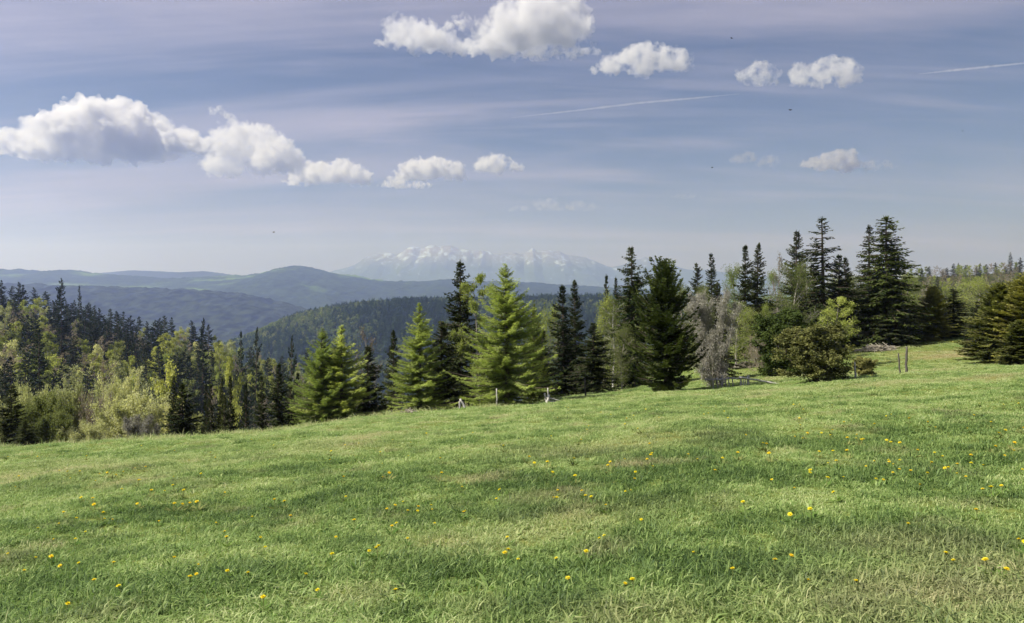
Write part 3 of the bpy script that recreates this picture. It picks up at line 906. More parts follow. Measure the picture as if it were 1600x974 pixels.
FRONT = [
    # name, prototype, px, D, top, width px, label
    ('fir_tree', 'fir0', 1040, 46.5, 400, 100, 'broad dense dark green fir at the far edge of the meadow'),
    ('larch_tree', 'larch0', 792, 46, 412, 142, 'tallest bright green larch, in the middle of the tree row'),
    ('larch_tree', 'larch1', 655, 48, 472, 104, 'narrow pointed bright green larch directly left of the tallest dark spruce'),
    ('larch_tree', 'larch0', 502, 50, 512, 118, 'light green larch, left one of a touching pair above the meadow edge'),
    ('larch_tree', 'larch1', 534, 50.5, 507, 122, 'light green larch, right one of a touching pair above the meadow edge'),
    ('spruce_tree', 'spruce0', 575, 53, 540, 62, 'low dark spruce in the shade right of the larch pair'),
    ('spruce_tree', 'spruce1', 616, 57, 515, 44, 'slim dark spruce between the larch pair and the pointed larch'),
    ('spruce_tree', 'spruce2', 690, 50.5, 500, 78, 'dark spruce pressed against the right side of the pointed larch'),
    ('spruce_tree', 'spruce0', 718, 55, 408, 78, 'tallest dark spruce left of the yellow green maple'),
    ('maple_tree', 'maple', 750, 53.5, 426, 92, 'sparse yellow green maple squeezed between dark spruce and tallest larch'),
    ('larch_tree', 'larch2', 832, 52, 468, 66, 'dull green larch half hidden behind right side of tallest larch'),
    ('spruce_tree', 'spruce3', 879, 59, 445, 50, 'dark spruce, left and lower one of a close pair right of the larches'),
    ('spruce_tree', 'spruce1', 901, 62, 437, 48, 'dark spruce, right and higher one of a close pair right of the larches'),
    ('spruce_tree', 'spruce2', 926, 55, 503, 62, 'short broad dark spruce behind the lone thin fence post'),
    ('spruce_tree', 'tallspruce1', 993, 62, 385, 58, 'tall ragged dark spruce rising just left of the broad fir'),
    ('birch_tree', 'birch', 958, 66, 462, 62, 'thin birch with pale trunk left of tall ragged spruce'),
    ('olive_tree_shrub', 'olivetree1', 972, 60, 505, 52, 'low dull green leafy tree at the foot of the ragged spruce'),
    ('bare_shrub', 'greyshrub', 1116, 50, 450, 84, 'tall grey bare shrub right of the broad fir'),
    ('spruce_tree', 'spruce1', 1122, 60, 440, 46, 'small dark spruce peering over the grey bare shrub'),
    ('conifer_bush', 'darkbush', 1226, 58, 482, 86, 'rounded dark green conifer bush behind the yellowish juniper'),
    ('juniper_bush', 'juniper0', 1280, 44.5, 503, 116, 'large yellowish green juniper bush at the meadow edge'),
    ('juniper_bush', 'juniper1', 1349, 47.5, 556, 34, 'small dark juniper beside the pale short stake'),
    ('young_tree', 'sapling', 1306, 62, 462, 76, 'yellow green sapling standing behind the large juniper'),
    ('spruce_tree', 'tallspruce0', 1286, 82, 340, 74, 'tall spruce with thin bare looking top and spreading twigs'),
    ('spruce_tree', 'spruce3', 1308, 84, 398, 50, 'dark spruce close against the right of the thin topped spruce'),
    ('spruce_tree', 'spruce0', 1323, 88, 402, 40, 'lower spruce at the right end of the thin topped group'),
    ('spruce_tree', 'tallspruce2', 1357, 90, 352, 52, 'slim sparse spruce left of the highest spruce on the right'),
    ('spruce_tree', 'tallspruce1', 1387, 82, 338, 84, 'highest spruce on the right, full dark crown to the ground'),
    ('spruce_tree', 'spruce2', 1400, 80, 470, 62, 'short dark spruce at the foot of the highest spruce'),
    ('young_spruce_tree', 'youngspruce1', 1458, 83, 446, 50, 'young yellowish spruce, left one of a pair across the meadow'),
    ('spruce_tree', 'spruce2', 1490, 85, 450, 56, 'young dark spruce, right one of a pair across the meadow'),
    ('spruce_tree', 'spruce1', 1428, 90, 470, 40, 'low dark spruce between the highest spruce and the young pair'),
    ('young_spruce_tree', 'youngspruce2', 1562, 54, 440, 86, 'broad yellowish young spruce at the right side of the meadow'),
    ('young_spruce_tree', 'youngspruce0', 1604, 52, 424, 80, 'young spruce cut off by the right edge, behind a smaller one'),
    ('young_spruce_tree', 'youngspruce1', 1592, 48, 498, 50, 'smallest yellowish spruce at the right edge of the meadow'),
    ('spruce_tree', 'spruce0', 1527, 70, 470, 40, 'dark spruce behind the left side of the broad yellowish spruce'),
    ('spruce_tree', 'spruce3', 1166, 78, 383, 40, 'dark spruce, left one of the twin spires near the centre right'),
    ('spruce_tree', 'spruce1', 1183, 80, 379, 46, 'dark spruce, right one of the twin spires near the centre right'),
    ('spruce_tree', 'spruce0', 1242, 85, 361, 54, 'dark spruce rising out of a yellow green leafy tree'),
    ('leafy_tree', 'olivetree0', 1240, 74, 402, 84, 'broad yellow green tree in front of a dark spruce'),
    ('leafy_tree', 'baretree0', 1216, 90, 392, 50, 'thin bare tree left of the spruce that rises from green'),
    ('leafy_tree', 'yellowtree1', 1148, 84, 410, 56, 'pale green leafy tree left of the twin spires'),
    ('leafy_tree', 'olivetree2', 1098, 74, 440, 62, 'brownish green leafy tree above the gap right of the fir'),
    ('spruce_tree', 'spruce2', 1091, 95, 411, 42, 'small dark spruce top right of the broad fir'),
    ('spruce_tree', 'spruce3', 1114, 97, 396, 34, 'dark spruce top standing above the brownish green tree'),
    ('leafy_tree', 'yellowtree0', 1205, 70, 470, 46, 'bright yellow green tree beside the rounded conifer bush'),
    ('leafy_tree', 'olivetree1', 1180, 72, 480, 60, 'dull leafy tree under the twin spires'),
    ('bare_shrub', 'brownshrub', 1190, 64, 520, 56, 'low brown bare shrub left of the rounded conifer bush'),
    ('bare_shrub', 'brownshrub', 1342, 84, 492, 62, 'reddish brown bare shrub left of the highest spruce'),
    ('leafy_tree', 'yellowtree2', 1530, 98, 430, 74, 'yellow green leafy tree behind the young spruces on the right'),
    ('leafy_tree', 'olivetree0', 1334, 98, 432, 60, 'green leafy tree filling the gap left of the slim sparse spruce'),
    ('leafy_tree', 'yellowtree0', 935, 76, 452, 72, 'yellow green leafy tree right of the close spruce pair'),
    ('leafy_tree', 'olivetree2', 972, 78, 452, 66, 'olive green leafy tree left of the tall ragged spruce'),
    ('leafy_tree', 'yellowtree1', 852, 66, 470, 52, 'yellow leafy tree between tallest larch and close spruce pair'),
    ('spruce_tree', 'spruce3', 950, 108, 430, 26, 'thin far spruce top, left one of two above the leafy trees'),
    ('spruce_tree', 'spruce0', 963, 112, 434, 26, 'thin far spruce top, right one of two above the leafy trees'),
    ('leafy_tree', 'baretree1', 585, 72, 508, 72, 'bare brownish tree behind the gap right of the larch pair'),
    ('spruce_tree', 'spruce1', 436, 47, 565, 46, 'dark spruce with green lit side left of the larch pair'),
    ('spruce_tree', 'spruce2', 18, 47, 600, 62, 'dark spruce at the left edge of the meadow'),
    ('young_spruce_tree', 'spruce0', 40, 43.5, 655, 36, 'tiny dark spruce at the left end of the meadow edge'),
    ('spruce_tree', 'spruce0', 286, 46, 598, 62, 'broad dark spruce right of the pale bushes at meadow edge'),
    ('leafy_tree', 'olivetree2', 1290, 72, 480, 60, 'green leafy tree behind the sapling and the juniper'),
    ('spruce_tree', 'spruce2', 1272, 87, 412, 50, 'dark spruce at the lower left of the thin topped spruce'),
    ('spruce_tree', 'spruce0', 1372, 92, 405, 50, 'dark spruce filling the gap between slim sparse and highest spruce'),
    ('leafy_tree', 'yellowtree2', 1262, 92, 418, 76, 'light green leafy tree filling the gap left of thin topped spruce'),
    ('leafy_tree', 'olivetree0', 1300, 100, 428, 80, 'olive leafy tree behind the thin topped spruce group'),
    ('leafy_tree', 'olivetree2', 1345, 104, 425, 60, 'olive leafy tree low between the thin topped group and slim spruce'),
    ('leafy_tree', 'yellowtree1', 1418, 104, 424, 60, 'light green leafy tree right behind the highest spruce'),
    ('leafy_tree', 'yellowtree0', 1225, 100, 418, 70, 'yellowish leafy tree behind the thin bare tree'),
    ('leafy_tree', 'olivetree1', 1068, 80, 440, 60, 'dull leafy tree directly behind the broad fir'),
    ('leafy_tree', 'yellowtree2', 1150, 70, 468, 70, 'light leafy tree behind the grey bare shrub on its right'),
    ('leafy_tree', 'yellowtree2', 1000, 84, 444, 66, 'pale leafy tree behind the tall ragged spruce'),
    ('leafy_tree', 'olivetree1', 1030, 84, 446, 60, 'leafy tree showing between ragged spruce and broad fir'),
    ('spruce_tree', 'spruce2', 760, 60, 520, 66, 'dark spruce in the shade below the sparse maple'),
    ('spruce_tree', 'spruce0', 845, 57, 515, 52, 'dark spruce in the shade right of the tallest larch'),
]
for f in sorted(FRONT, key=lambda r: r[3]):
    nm, key, px, D, top, w, lab = f
    cat = 'bush' if ('bush' in nm or 'shrub' in nm) else 'tree'
    if nm == 'olive_tree_shrub':
        nm, cat = 'leafy_tree', 'tree'
    if 'spruce' in key:
        w *= 1.22
    plant(nm, key, px, D, top, w, label=lab, cat=cat)

# pale bushes and slim young spruces lining the far side of the left meadow edge
BUSH = [(185, 66, 582, 66, 'palebush0', 'pale bush at the back of the thicket right of centre'),
        (255, 60, 622, 50, 'palebush1', 'pale bush between the largest yellow green bush and the broad spruce'),
        (70, 52, 612, 96, 'palebush2', 'dull olive bush in the pale thicket beside the dark left spruce'),
        (112, 58, 592, 84, 'palebush0', 'pale cream bush in the middle of the thicket on the left'),
        (150, 56, 600, 70, 'brownshrub', 'bare mauve brown bush in the middle of the pale thicket'),
        (208, 52, 608, 110, 'palebush1', 'largest yellow green bush at the right end of the pale thicket'),
        (135, 48, 655, 72, 'palebush0', 'low cream coloured bush touching the meadow edge'),
        (225, 48, 645, 66, 'greyshrub', 'greyish pale bush in front of the largest yellow green bush'),
        (88, 48, 640, 66, 'palebush2', 'low olive bush right of the tiny dark spruce'),
        (172, 62, 590, 60, 'palebush1', 'yellow green bush behind the bare mauve brown bush'),
        (40, 62, 598, 80, 'palebush0', 'cream coloured bush behind the dark left spruce')]
for px, D, top, w, key, lab in sorted(BUSH, key=lambda r: r[1]):
    plant('bush', key, px, D, top, w, label=lab, cat='bush')
for k in range(24):
    px = 262 + k * 8.6 + random.uniform(-3, 3)
    if abs(px - 286) < 14 or abs(px - 436) < 16:
        continue
    D = random.uniform(45, 62)
    plant('young_spruce_tree', random.choice(['spruce1', 'spruce3', 'spruce0']), px, D, random.uniform(576, 625), random.uniform(26, 36), cull=(20, 0.15),
          label='slim dark young spruce in the row lining the left meadow edge', group='young spruces lining the left meadow edge')

for k in range(22):
    px = random.uniform(455, 1010)
    D = float(np.interp(px, [455, 800, 870, 930, 1010], [44.5, 47, 51, 56, 60])) + random.uniform(0, 3)
    plant('low_scrub', random.choice(['palebush2', 'greyshrub', 'juniper1', 'brownshrub']), px, D, h=random.uniform(0.6, 1.5), wpx=random.uniform(18, 40), cull=(8, 0.1),
          label='knee high scrub at the foot of the tree row', cat='bush', group='low scrub along the foot of the trees')

# the mixed forest on the slope across the dip
SPECIAL = [('spruce_tree', 'farspruce2', 96, 300, 435, 27, 'tallest black spruce on top of the left forest'),
           ('spruce_tree', 'farspruce0', 62, 170, 514, 44, 'big black spruce alone among light trees in the left forest'),
           ('leafy_tree', 'farlime0', 362, 150, 556, 42, 'round lime green tree glowing among dark spruces'),
           ('leafy_tree', 'farlime1', 265, 150, 560, 46, 'flat lime green tree left of the round lime green one'),
           ('spruce_tree', 'farspruce2', 316, 260, 497, 24, 'pointed spruce rising highest near the right end of the forest'),
           ('spruce_tree', 'farspruce0', 397, 200, 511, 28, 'dark fir like spruce at the right end of the forest skyline'),
           ('spruce_tree', 'farspruce4', 377, 205, 518, 26, 'dark spruce left neighbour of the fir like one on the skyline'),
           ('spruce_tree', 'farspruce0', 452, 170, 524, 34, 'dark spruce nearest to the larch pair on the forest skyline'),
           ('spruce_tree', 'farspruce3', 124, 330, 446, 10, 'thin bare spire on the forest skyline right of the tallest spruce')]
for nm, key, px, D, top, w, lab in sorted(SPECIAL, key=lambda r: r[3]):
    plant(nm, key, px, D, top, w, label=lab)

cand = []
for _ in range(5200):
    D = math.sqrt(random.uniform(66 ** 2, 410 ** 2))
    px = random.uniform(-30, 520)
    if px > 480 and D > 260:
        continue
    cand.append((D, px))
cand.sort()
kept = []
ncon = nleaf = 0
for D, px in cand:
    x, y = (px - CX) / FPX * D, D
    sp = 2.6 + D * 0.0105
    if any((x - a) ** 2 + (y - b) ** 2 < sp * sp for a, b in kept[-400:]):
        continue
    nzv = fbm(x, y, 0.02, 3, 4.0)
    pleaf = 0.64 + 0.8 * nzv + (0.25 if (px < 260 and D < 105) else 0) + (0.2 if 150 < D < 230 else 0) - (0.2 if D > 330 else 0)
    if random.random() < pleaf:
        if nleaf > 270:
            continue
        key = random.choice(['faryellow0', 'faryellow1', 'faryellow1', 'faryellow2', 'farlime0', 'farlime1', 'farbare0', 'farbare1'])
        h = random.uniform(9, 15) * (0.55 + 0.45 * min(1, D / 260))
        bare = 'bare' in key
        o = plant('leafy_tree', key, px, D, h=h, cull=(14, 0.2), fill=0.75,
                  label='bare brownish tree in the mixed forest on the left slope' if bare else 'light green leafy tree in the mixed forest on the left slope',
                  group='bare trees of the left forest' if bare else 'leafy trees of the left forest')
        nleaf += o is not None
    else:
        if ncon > 290:
            continue
        key = f'farspruce{random.randrange(5)}'
        h = random.uniform(10, 18) * (0.5 + 0.5 * min(1, D / 260)) * (1.12 if random.random() < 0.2 else 1)
        o = plant('spruce_tree', key, px, D, h=h, cull=(14, 0.2), fill=0.8,
                  label='dark spruce among many in the mixed forest on the left slope', group='spruces of the left forest')
        ncon += o is not None
    if o is not None:
        kept.append((x, y))

# the wooded rise at the back right: bare scrub with a few spruces along its top
BACK = [(1452, 416, 12), (1490, 412, 16), (1508, 414, 14), (1526, 417, 14), (1541, 413, 12), (1556, 410, 11), (1579, 394, 10), (1594, 402, 12), (1421, 428, 10), (1473, 424, 10), (1571, 416, 10)]
for px, top, w in BACK:
    plant('spruce_tree', f'farspruce{random.randrange(5)}', px, 430 + random.uniform(-20, 20), top, w, label='small dark spruce on the skyline of the back right rise', group='spruces on the back right rise')
for _ in range(1500):
    D = math.sqrt(random.uniform(125 ** 2, 470 ** 2))
    px = random.uniform(1330, 1625)
    nzv = fbm(px, D, 0.02, 2, 8.0)
    key = random.choice(['farbare0', 'farbare1', 'faryellow1', 'farbare0']) if nzv < 0.04 else random.choice(['faryellow0', 'faryellow1'])
    bare = 'bare' in key
    if random.random() < 0.2:
        plant('spruce_tree', f'farspruce{random.randrange(5)}', px, D, h=random.uniform(4.5, 7.5), cull=(10, 0.2), fill=0.7,
              label='dark spruce among leafy trees on the wooded rise at the back right', group='spruces within the back right rise')
        continue
    plant('leafy_tree', key, px, D, h=random.uniform(4.2, 6.6), cull=(10, 0.16), fill=0.62,
          label='bare brownish tree on the wooded rise at the back right' if bare else 'light green tree on the wooded rise at the back right',
          group='bare trees of the back right rise' if bare else 'green trees of the back right rise')
# trees deeper in the wood behind the middle of the row
cand = sorted((random.uniform(70, 230), random.uniform(470, 1330)) for _ in range(700))
for D, px in cand:
    top_lim = np.interp(px, [470, 560, 620, 850, 900, 1000, 1050, 1130, 1200, 1330], [545, 530, 520, 478, 470, 450, 440, 425, 425, 425]) + random.uniform(0, 40)
    con = random.random() < 0.4
    key = f'farspruce{random.randrange(5)}' if con else random.choice(['faryellow0', 'faryellow1', 'farbare0', 'faryellow1', 'farlime1'])
    bare = 'bare' in key
    x, y, z = at(px, D)
    h = (HY - top_lim) / FPX * D + EYE - z
    if h > 15 or h < 3:
        continue
    plant('spruce_tree' if con else 'leafy_tree', key, px, D, h=h, cull=(16, 0.22), fill=0.72,
          label='dark spruce in the wood behind the middle tree row' if con else ('bare brownish tree in the wood behind the middle tree row' if bare else 'light green leafy tree in the wood behind the middle row'),
          group='spruces of the middle wood' if con else ('bare trees of the middle wood' if bare else 'leafy trees of the middle wood'))


# ------------------------------------------------------------------ geometry-nodes scatter for uncountable masses
def scatter(name, pts, rot, scl, idx, meshes, attrs, label, cat=None):
    me = bpy.data.meshes.new(name)
    me.vertices.add(len(pts))
    me.vertices.foreach_set('co', np.asarray(pts, np.float32).ravel())
    for nm, typ, key, arr in [('rot', 'FLOAT_VECTOR', 'vector', rot), ('scl', 'FLOAT_VECTOR', 'vector', scl), ('idx', 'INT', 'value', idx)] + [(k, 'FLOAT', 'value', v) for k, v in attrs.items()]:
        a = me.attributes.new(nm, typ, 'POINT')
        a.data.foreach_set(key, np.asarray(arr, np.int32 if typ == 'INT' else np.float32).ravel())
    me.update()
    o = link(name, me)
    srcs = bpy.data.collections.new(name + '_pieces')
    for i, m in enumerate(meshes):
        srcs.objects.link(bpy.data.objects.new(f'{name}_piece_{i:02d}', m))
    ng = bpy.data.node_groups.new(name + '_scatter', 'GeometryNodeTree')
    ng.interface.new_socket('Geometry', in_out='INPUT', socket_type='NodeSocketGeometry')
    ng.interface.new_socket('Geometry', in_out='OUTPUT', socket_type='NodeSocketGeometry')
    gi, go = ng.nodes.new('NodeGroupInput'), ng.nodes.new('NodeGroupOutput')
    ci = ng.nodes.new('GeometryNodeCollectionInfo')
    ci.inputs['Collection'].default_value = srcs
    ci.inputs['Separate Children'].default_value = True
    ci.inputs['Reset Children'].default_value = True
    io = ng.nodes.new('GeometryNodeInstanceOnPoints')
    io.inputs['Pick Instance'].default_value = True
    for nm, typ, sock in (('rot', 'FLOAT_VECTOR', 'Rotation'), ('scl', 'FLOAT_VECTOR', 'Scale'), ('idx', 'INT', 'Instance Index')):
        na = ng.nodes.new('GeometryNodeInputNamedAttribute')
        na.data_type = typ
        na.inputs['Name'].default_value = nm
        ng.links.new(na.outputs['Attribute'], io.inputs[sock])
    ng.links.new(gi.outputs[0], io.inputs['Points'])
    ng.links.new(ci.outputs[0], io.inputs['Instance'])
    ng.links.new(io.outputs[0], go.inputs[0])
    md = o.modifiers.new('scatter', 'NODES')
    md.node_group = ng
    return tag(o, label, cat, None, 'stuff')


def distant_forest():
    me = ridge_obj.data
    n = len(me.vertices)
    co = np.empty(n * 3, np.float32)
    me.vertices.foreach_get('co', co)
    co = co.reshape(-1, 3)
    nt_ = 44 + 22
    grid = co.reshape(nt_, -1, 3)
    pts, idx, scl = [], [], []
    r = np.random.default_rng(5)
    for _ in range(17000):
        a = r.uniform(8, 47)
        b = r.uniform(0, grid.shape[1] - 1.01)
        i, j = int(a), int(b)
        fa, fb = a - i, b - j
        p = (grid[i, j] * (1 - fa) + grid[i + 1, j] * fa) * (1 - fb) + (grid[i, j + 1] * (1 - fa) + grid[i + 1, j + 1] * fa) * fb
        leafy = r.random() < 0.3 + 0.9 * fbm(p[0], p[1], 0.006, 3, 2.0) + 0.3 * (p[0] < -480)
        idx.append((3 + r.integers(3)) if leafy else r.integers(3))
        s = r.uniform(1.1, 1.9) * (0.85 if leafy else 1.15)
        scl.append((s * 1.35, s * 1.35, s))
        pts.append(p - np.array([0, 0, 0.5]))
    n = len(pts)
    meshes = []
    for i in range(3):
        a, b = conifer(160 + i, R=1.9, nb=60, step=0.45, twig=1.1, tw=0.5, hang=0.6, gap=0.1, per=1), None
        tr, cr = a
        meshes.append(cr.mesh(f'distant_spruce_{i}', [M['bark'], M['ridge_spruce']]))
    for i in range(3):
        tr, cr = broadleaf(165 + i, R=3.0, limbs=8, subs=4, twigs=3, leaves=6, leaf=1.0, clump=0.7, crown0=0.12, thick=0.2)
        meshes.append(cr.mesh(f'distant_leafy_{i}', [M['bark_grey'], M[['ridge_leaf', 'olive', 'ridge_leaf'][i]]]))
    rot = np.column_stack([np.zeros(n), np.zeros(n), r.uniform(0, 6.28, n)])
    scatter('distant_forest', pts, rot, scl, idx, meshes, {}, 'dense far forest of spruce and leafy trees covering the middle ridge', 'forest')


distant_forest()


# ------------------------------------------------------------------ clouds: real bodies of mist, level bases at one height
def cloud_mat(name, dens, aniso=0.3, grain=0.0, alb=0.9):
    m, nt, out = new_mat(name)
    pv = nt.nodes.new('ShaderNodeVolumePrincipled')
    pv.inputs['Color'].default_value = (alb, alb, alb * 1.012, 1)
    pv.inputs['Density'].default_value = dens * 0.85
    pv.inputs['Anisotropy'].default_value = aniso
    if grain:
        tc = nt.nodes.new('ShaderNodeTexCoord')
        nz = nt.nodes.new('ShaderNodeTexNoise')
        nz.inputs['Scale'].default_value = 1.0 / grain
        nz.inputs['Detail'].default_value = 4
        nz.inputs['Roughness'].default_value = 0.6
        nt.links.new(tc.outputs['Object'], nz.inputs['Vector'])
        r = ramp(nt, [(0.42, 0.0), (0.68, 1.0)])
        nt.links.new(nz.outputs['Fac'], r.inputs[0])
        nt.links.new(mth(nt, 'MULTIPLY', r.outputs[0], dens * 2.0), pv.inputs['Density'])
    nt.links.new(pv.outputs[0], out.inputs['Volume'])
    return m


def icosphere():
    t = (1 + 5 ** 0.5) / 2
    V = np.array([(-1, t, 0), (1, t, 0), (-1, -t, 0), (1, -t, 0), (0, -1, t), (0, 1, t), (0, -1, -t), (0, 1, -t), (t, 0, -1), (t, 0, 1), (-t, 0, -1), (-t, 0, 1)], float)
    F = [(0, 11, 5), (0, 5, 1), (0, 1, 7), (0, 7, 10), (0, 10, 11), (1, 5, 9), (5, 11, 4), (11, 10, 2), (10, 7, 6), (7, 1, 8), (3, 9, 4), (3, 4, 2), (3, 2, 6), (3, 6, 8), (3, 8, 9), (4, 9, 5), (2, 4, 11), (6, 2, 10), (8, 6, 7), (9, 8, 1)]
    V = list(map(tuple, unit(V)))
    cache = {}

    def mid(a, b):
        k = (min(a, b), max(a, b))
        if k not in cache:
            V.append(tuple(unit((np.array(V[a]) + np.array(V[b]))[None])[0]))
            cache[k] = len(V) - 1
        return cache[k]
    for _ in range(2):
        G = []
        for a, b, c in F:
            ab, bc, ca = mid(a, b), mid(b, c), mid(c, a)
            G += [(a, ab, ca), (b, bc, ab), (c, ca, bc), (ab, bc, ca)]
        F = G
    return np.array(V), np.array(F)


ICO_V, ICO_F = icosphere()
CLOUD_H = 1120.0


def cloud(label, prof, ybase, dens, seed, n=70, rough=0.2, flat=1.0, kind_cat='cloud', rmul=1.0, puff=1.0, alb=0.85):
    rg = np.random.default_rng(seed)
    D = CLOUD_H / ((HY - ybase) / FPX)
    prof = np.array(prof, float)
    x0, x1 = prof[0, 0], prof[-1, 0]
    u = D / FPX
    width = (x1 - x0) * u
    zb = EYE + CLOUD_H
    A = Acc()
    hmax = (ybase - prof[:, 1].min()) * u
    k = 0
    while k < n:
        px = rg.uniform(x0, x1)
        hh = (ybase - np.interp(px, prof[:, 0], prof[:, 1])) * u
        if hh < 0.02 * width:
            continue
        if rg.random() > 0.35 + hh / hmax:
            continue
        r = min(hh * rg.uniform(0.22, 0.5), 0.14 * width) * rmul
        edge = min(px - x0, x1 - px) * u
        r = min(r, max(edge * 0.9, 0.02 * width))
        top = rg.random() < 0.55
        z = (hh - r * 0.9) if top else rg.uniform(0.25, 0.9) * max(hh - r, 0.1)
        z = max(z, r * 0.35)
        dy = rg.normal(0, 0.16) * min(width, hmax * 3) * math.sqrt(max(0.05, 1 - abs((px - (x0 + x1) / 2) / ((x1 - x0) / 2)) ** 2)) * (1 - 0.5 * z / max(hmax, 1))
        V = ICO_V * np.array([r * 1.15, r * 1.1, r * 0.9 * flat])
        V = V + np.array([(px - CX) * u - ((x0 + x1) / 2 - CX) * u, dy, z])
        V[:, 2] = np.maximum(V[:, 2], 0.0 + 0.03 * hmax * np.sin(V[:, 0] * 6 / max(width, 1) + seed))
        A.add(V, ICO_F, 0)
        k += 1
    me = A.mesh('cloud', [cloud_mat(f'cloud_mist_{seed}', dens, 0.3, hmax * 0.42, alb)])
    me.attributes.remove(me.attributes['tint'])
    o = link('cloud', me, None, (((x0 + x1) / 2 - CX) * u, D, zb))
    rm = o.modifiers.new('merge', 'REMESH')
    rm.mode = 'VOXEL'
    rm.voxel_size = max(width / 210, 3.0)
    for i, (sz, st) in enumerate(((0.40, 0.30), (0.18, 0.24), (0.07, 0.10))):
        tx = bpy.data.textures.new(f'billows_{seed}_{i}', 'CLOUDS')
        tx.noise_type = 'SOFT_NOISE' if i == 0 else 'HARD_NOISE'
        tx.noise_scale = max(hmax * sz, 6)
        tx.noise_depth = 2
        dm = o.modifiers.new(f'billow_{i}', 'DISPLACE')
        dm.texture = tx
        dm.texture_coords = 'LOCAL'
        dm.strength = hmax * st * puff
        dm.mid_level = [0.54, 0.34, 0.32][i]
    rm2 = o.modifiers.new('seal', 'REMESH')
    rm2.mode = 'VOXEL'
    rm2.voxel_size = max(width / 240, 3.0)
    return tag(o, label, kind_cat)


cloud('largest white cumulus with a dark flat base above the left hills', [(2, 232), (12, 214), (45, 194), (90, 181), (125, 166), (165, 159), (205, 162), (245, 184), (285, 200), (322, 212), (350, 236)], 246, 0.0170, 301, n=120)
cloud('pale frayed white cumulus touching the right end of the largest cloud', [(322, 236), (345, 214), (370, 196), (400, 195), (432, 210), (460, 232), (478, 258)], 270, 0.0102, 302, n=60, alb=0.86)
cloud('low humped white cloud, third from the left in the chain of low clouds', [(443, 284), (472, 254), (496, 251), (520, 258), (538, 249), (562, 262), (590, 282)], 290, 0.0153, 303, n=50)
cloud('white cloud with grey base directly above the snowy mountains', [(612, 268), (628, 256), (660, 247), (690, 247), (714, 253), (729, 268)], 281, 0.0187, 304, n=50)
cloud('thin low white cloud tucked beneath the cloud above the mountains', [(588, 290), (610, 276), (630, 272), (655, 282), (690, 290)], 294, 0.0136, 305, n=26)
cloud('small white cloud at the right end of the chain above the mountains', [(738, 262), (755, 247), (775, 241), (795, 246), (819, 260)], 270, 0.0187, 306, n=36)
cloud('white cloud mass at the upper edge of the sky', [(594, 52), (604, 34), (622, 16), (645, 34), (690, 44), (740, 44), (775, 30), (800, 6), (830, -8), (862, 0), (885, 12), (905, 20), (928, 48)], 78, 0.0187, 307, n=120)
cloud('long thin white cloud strip below the cloud at the upper edge', [(775, 82), (820, 74), (870, 66), (930, 74), (945, 84)], 93, 0.0136, 308, n=36)
cloud('white cloud with a tattered top right of the upper cloud mass', [(918, 102), (945, 86), (975, 80), (1008, 68), (1030, 78), (1062, 70), (1080, 92), (1084, 102)], 114, 0.0153, 309, n=60)
cloud('small round white cloud, left one of a pair on the right', [(1152, 122), (1163, 106), (1185, 97), (1205, 102), (1219, 116)], 136, 0.0119, 310, n=36)
cloud('small wide white cloud, right one of a pair on the right', [(1234, 112), (1250, 96), (1270, 97), (1292, 90), (1318, 91), (1341, 108)], 134, 0.0136, 311, n=44)
cloud('small cream cloud with a grey base low above the right trees', [(1252, 256), (1275, 246), (1298, 238), (1316, 229), (1332, 240), (1348, 256)], 268, 0.0170, 312, n=40, alb=0.70)
cloud('flat grey wisp right of the small cream cloud', [(1335, 258), (1362, 249), (1385, 252), (1404, 259)], 266, 0.0050, 313, n=24, alb=0.60)
cloud('grey ragged cloudlet left of the small cream cloud', [(1122, 259), (1145, 245), (1165, 237), (1186, 244), (1214, 242), (1216, 248)], 262, 0.0040, 314, n=30, alb=0.60)
cloud('tiny white puff above the frayed cloud on the left', [(326, 172), (340, 163), (356, 172), (368, 182)], 188, 0.0102, 315, n=18)
cloud('faint long grey wisp in the middle above the right end of the mountains', [(786, 322), (830, 312), (880, 307), (925, 316), (940, 324)], 330, 0.0018, 316, n=40, alb=0.70)
cloud('faint small grey wisp right of the long grey one', [(1046, 306), (1068, 298), (1090, 302), (1104, 308)], 311, 0.0022, 317, n=18, alb=0.60)


# contrails high above the clouds
def contrail(label, pts, D, rad, dens):
    C = np.array([((px - CX) / FPX * D, D, EYE + (HY - py) / FPX * D) for px, py in pts], float)
    t = np.linspace(0, 1, 60)
    tt = np.linspace(0, 1, len(C))
    P = np.column_stack([np.interp(t, tt, C[:, i]) for i in range(3)])
    rg = np.random.default_rng(int(D))
    r = rad * (0.15 + 0.85 * np.sin(np.pi * np.clip(t, 0.02, 0.98)) ** 0.6) * (1 + rg.normal(0, 0.12, 60))
    th = np.arange(8) / 8 * 2 * np.pi
    V = (P[:, None, :] + np.stack([np.zeros((60, 8)), np.cos(th)[None] * r[:, None], np.sin(th)[None] * r[:, None]], -1)).reshape(-1, 3)
    i = np.arange(59)[:, None] * 8 + np.arange(8)[None]
    j = np.arange(59)[:, None] * 8 + (np.arange(8)[None] + 1) % 8
    A = Acc()
    A.add(V, np.stack([i, j, j + 8, i + 8], -1).reshape(-1, 4))
    A.F.append((np.array([list(range(8))[::-1]]), 0))
    A.F.append((np.array([list(range(59 * 8, 60 * 8))]), 0))
    me = A.mesh('contrail', [cloud_mat('contrail_ice', dens, 0.3, 0.0, 0.97)])
    return tag(link('contrail', me), label, 'contrail')


contrail('long thin white contrail crossing the middle of the sky', [(800, 184), (900, 173), (1000, 161), (1080, 154), (1155, 147)], 24000, 36, 0.0042)
contrail('short white contrail running out of the right edge of the sky', [(1435, 116), (1500, 109), (1560, 103), (1640, 95)], 22000, 36, 0.006)


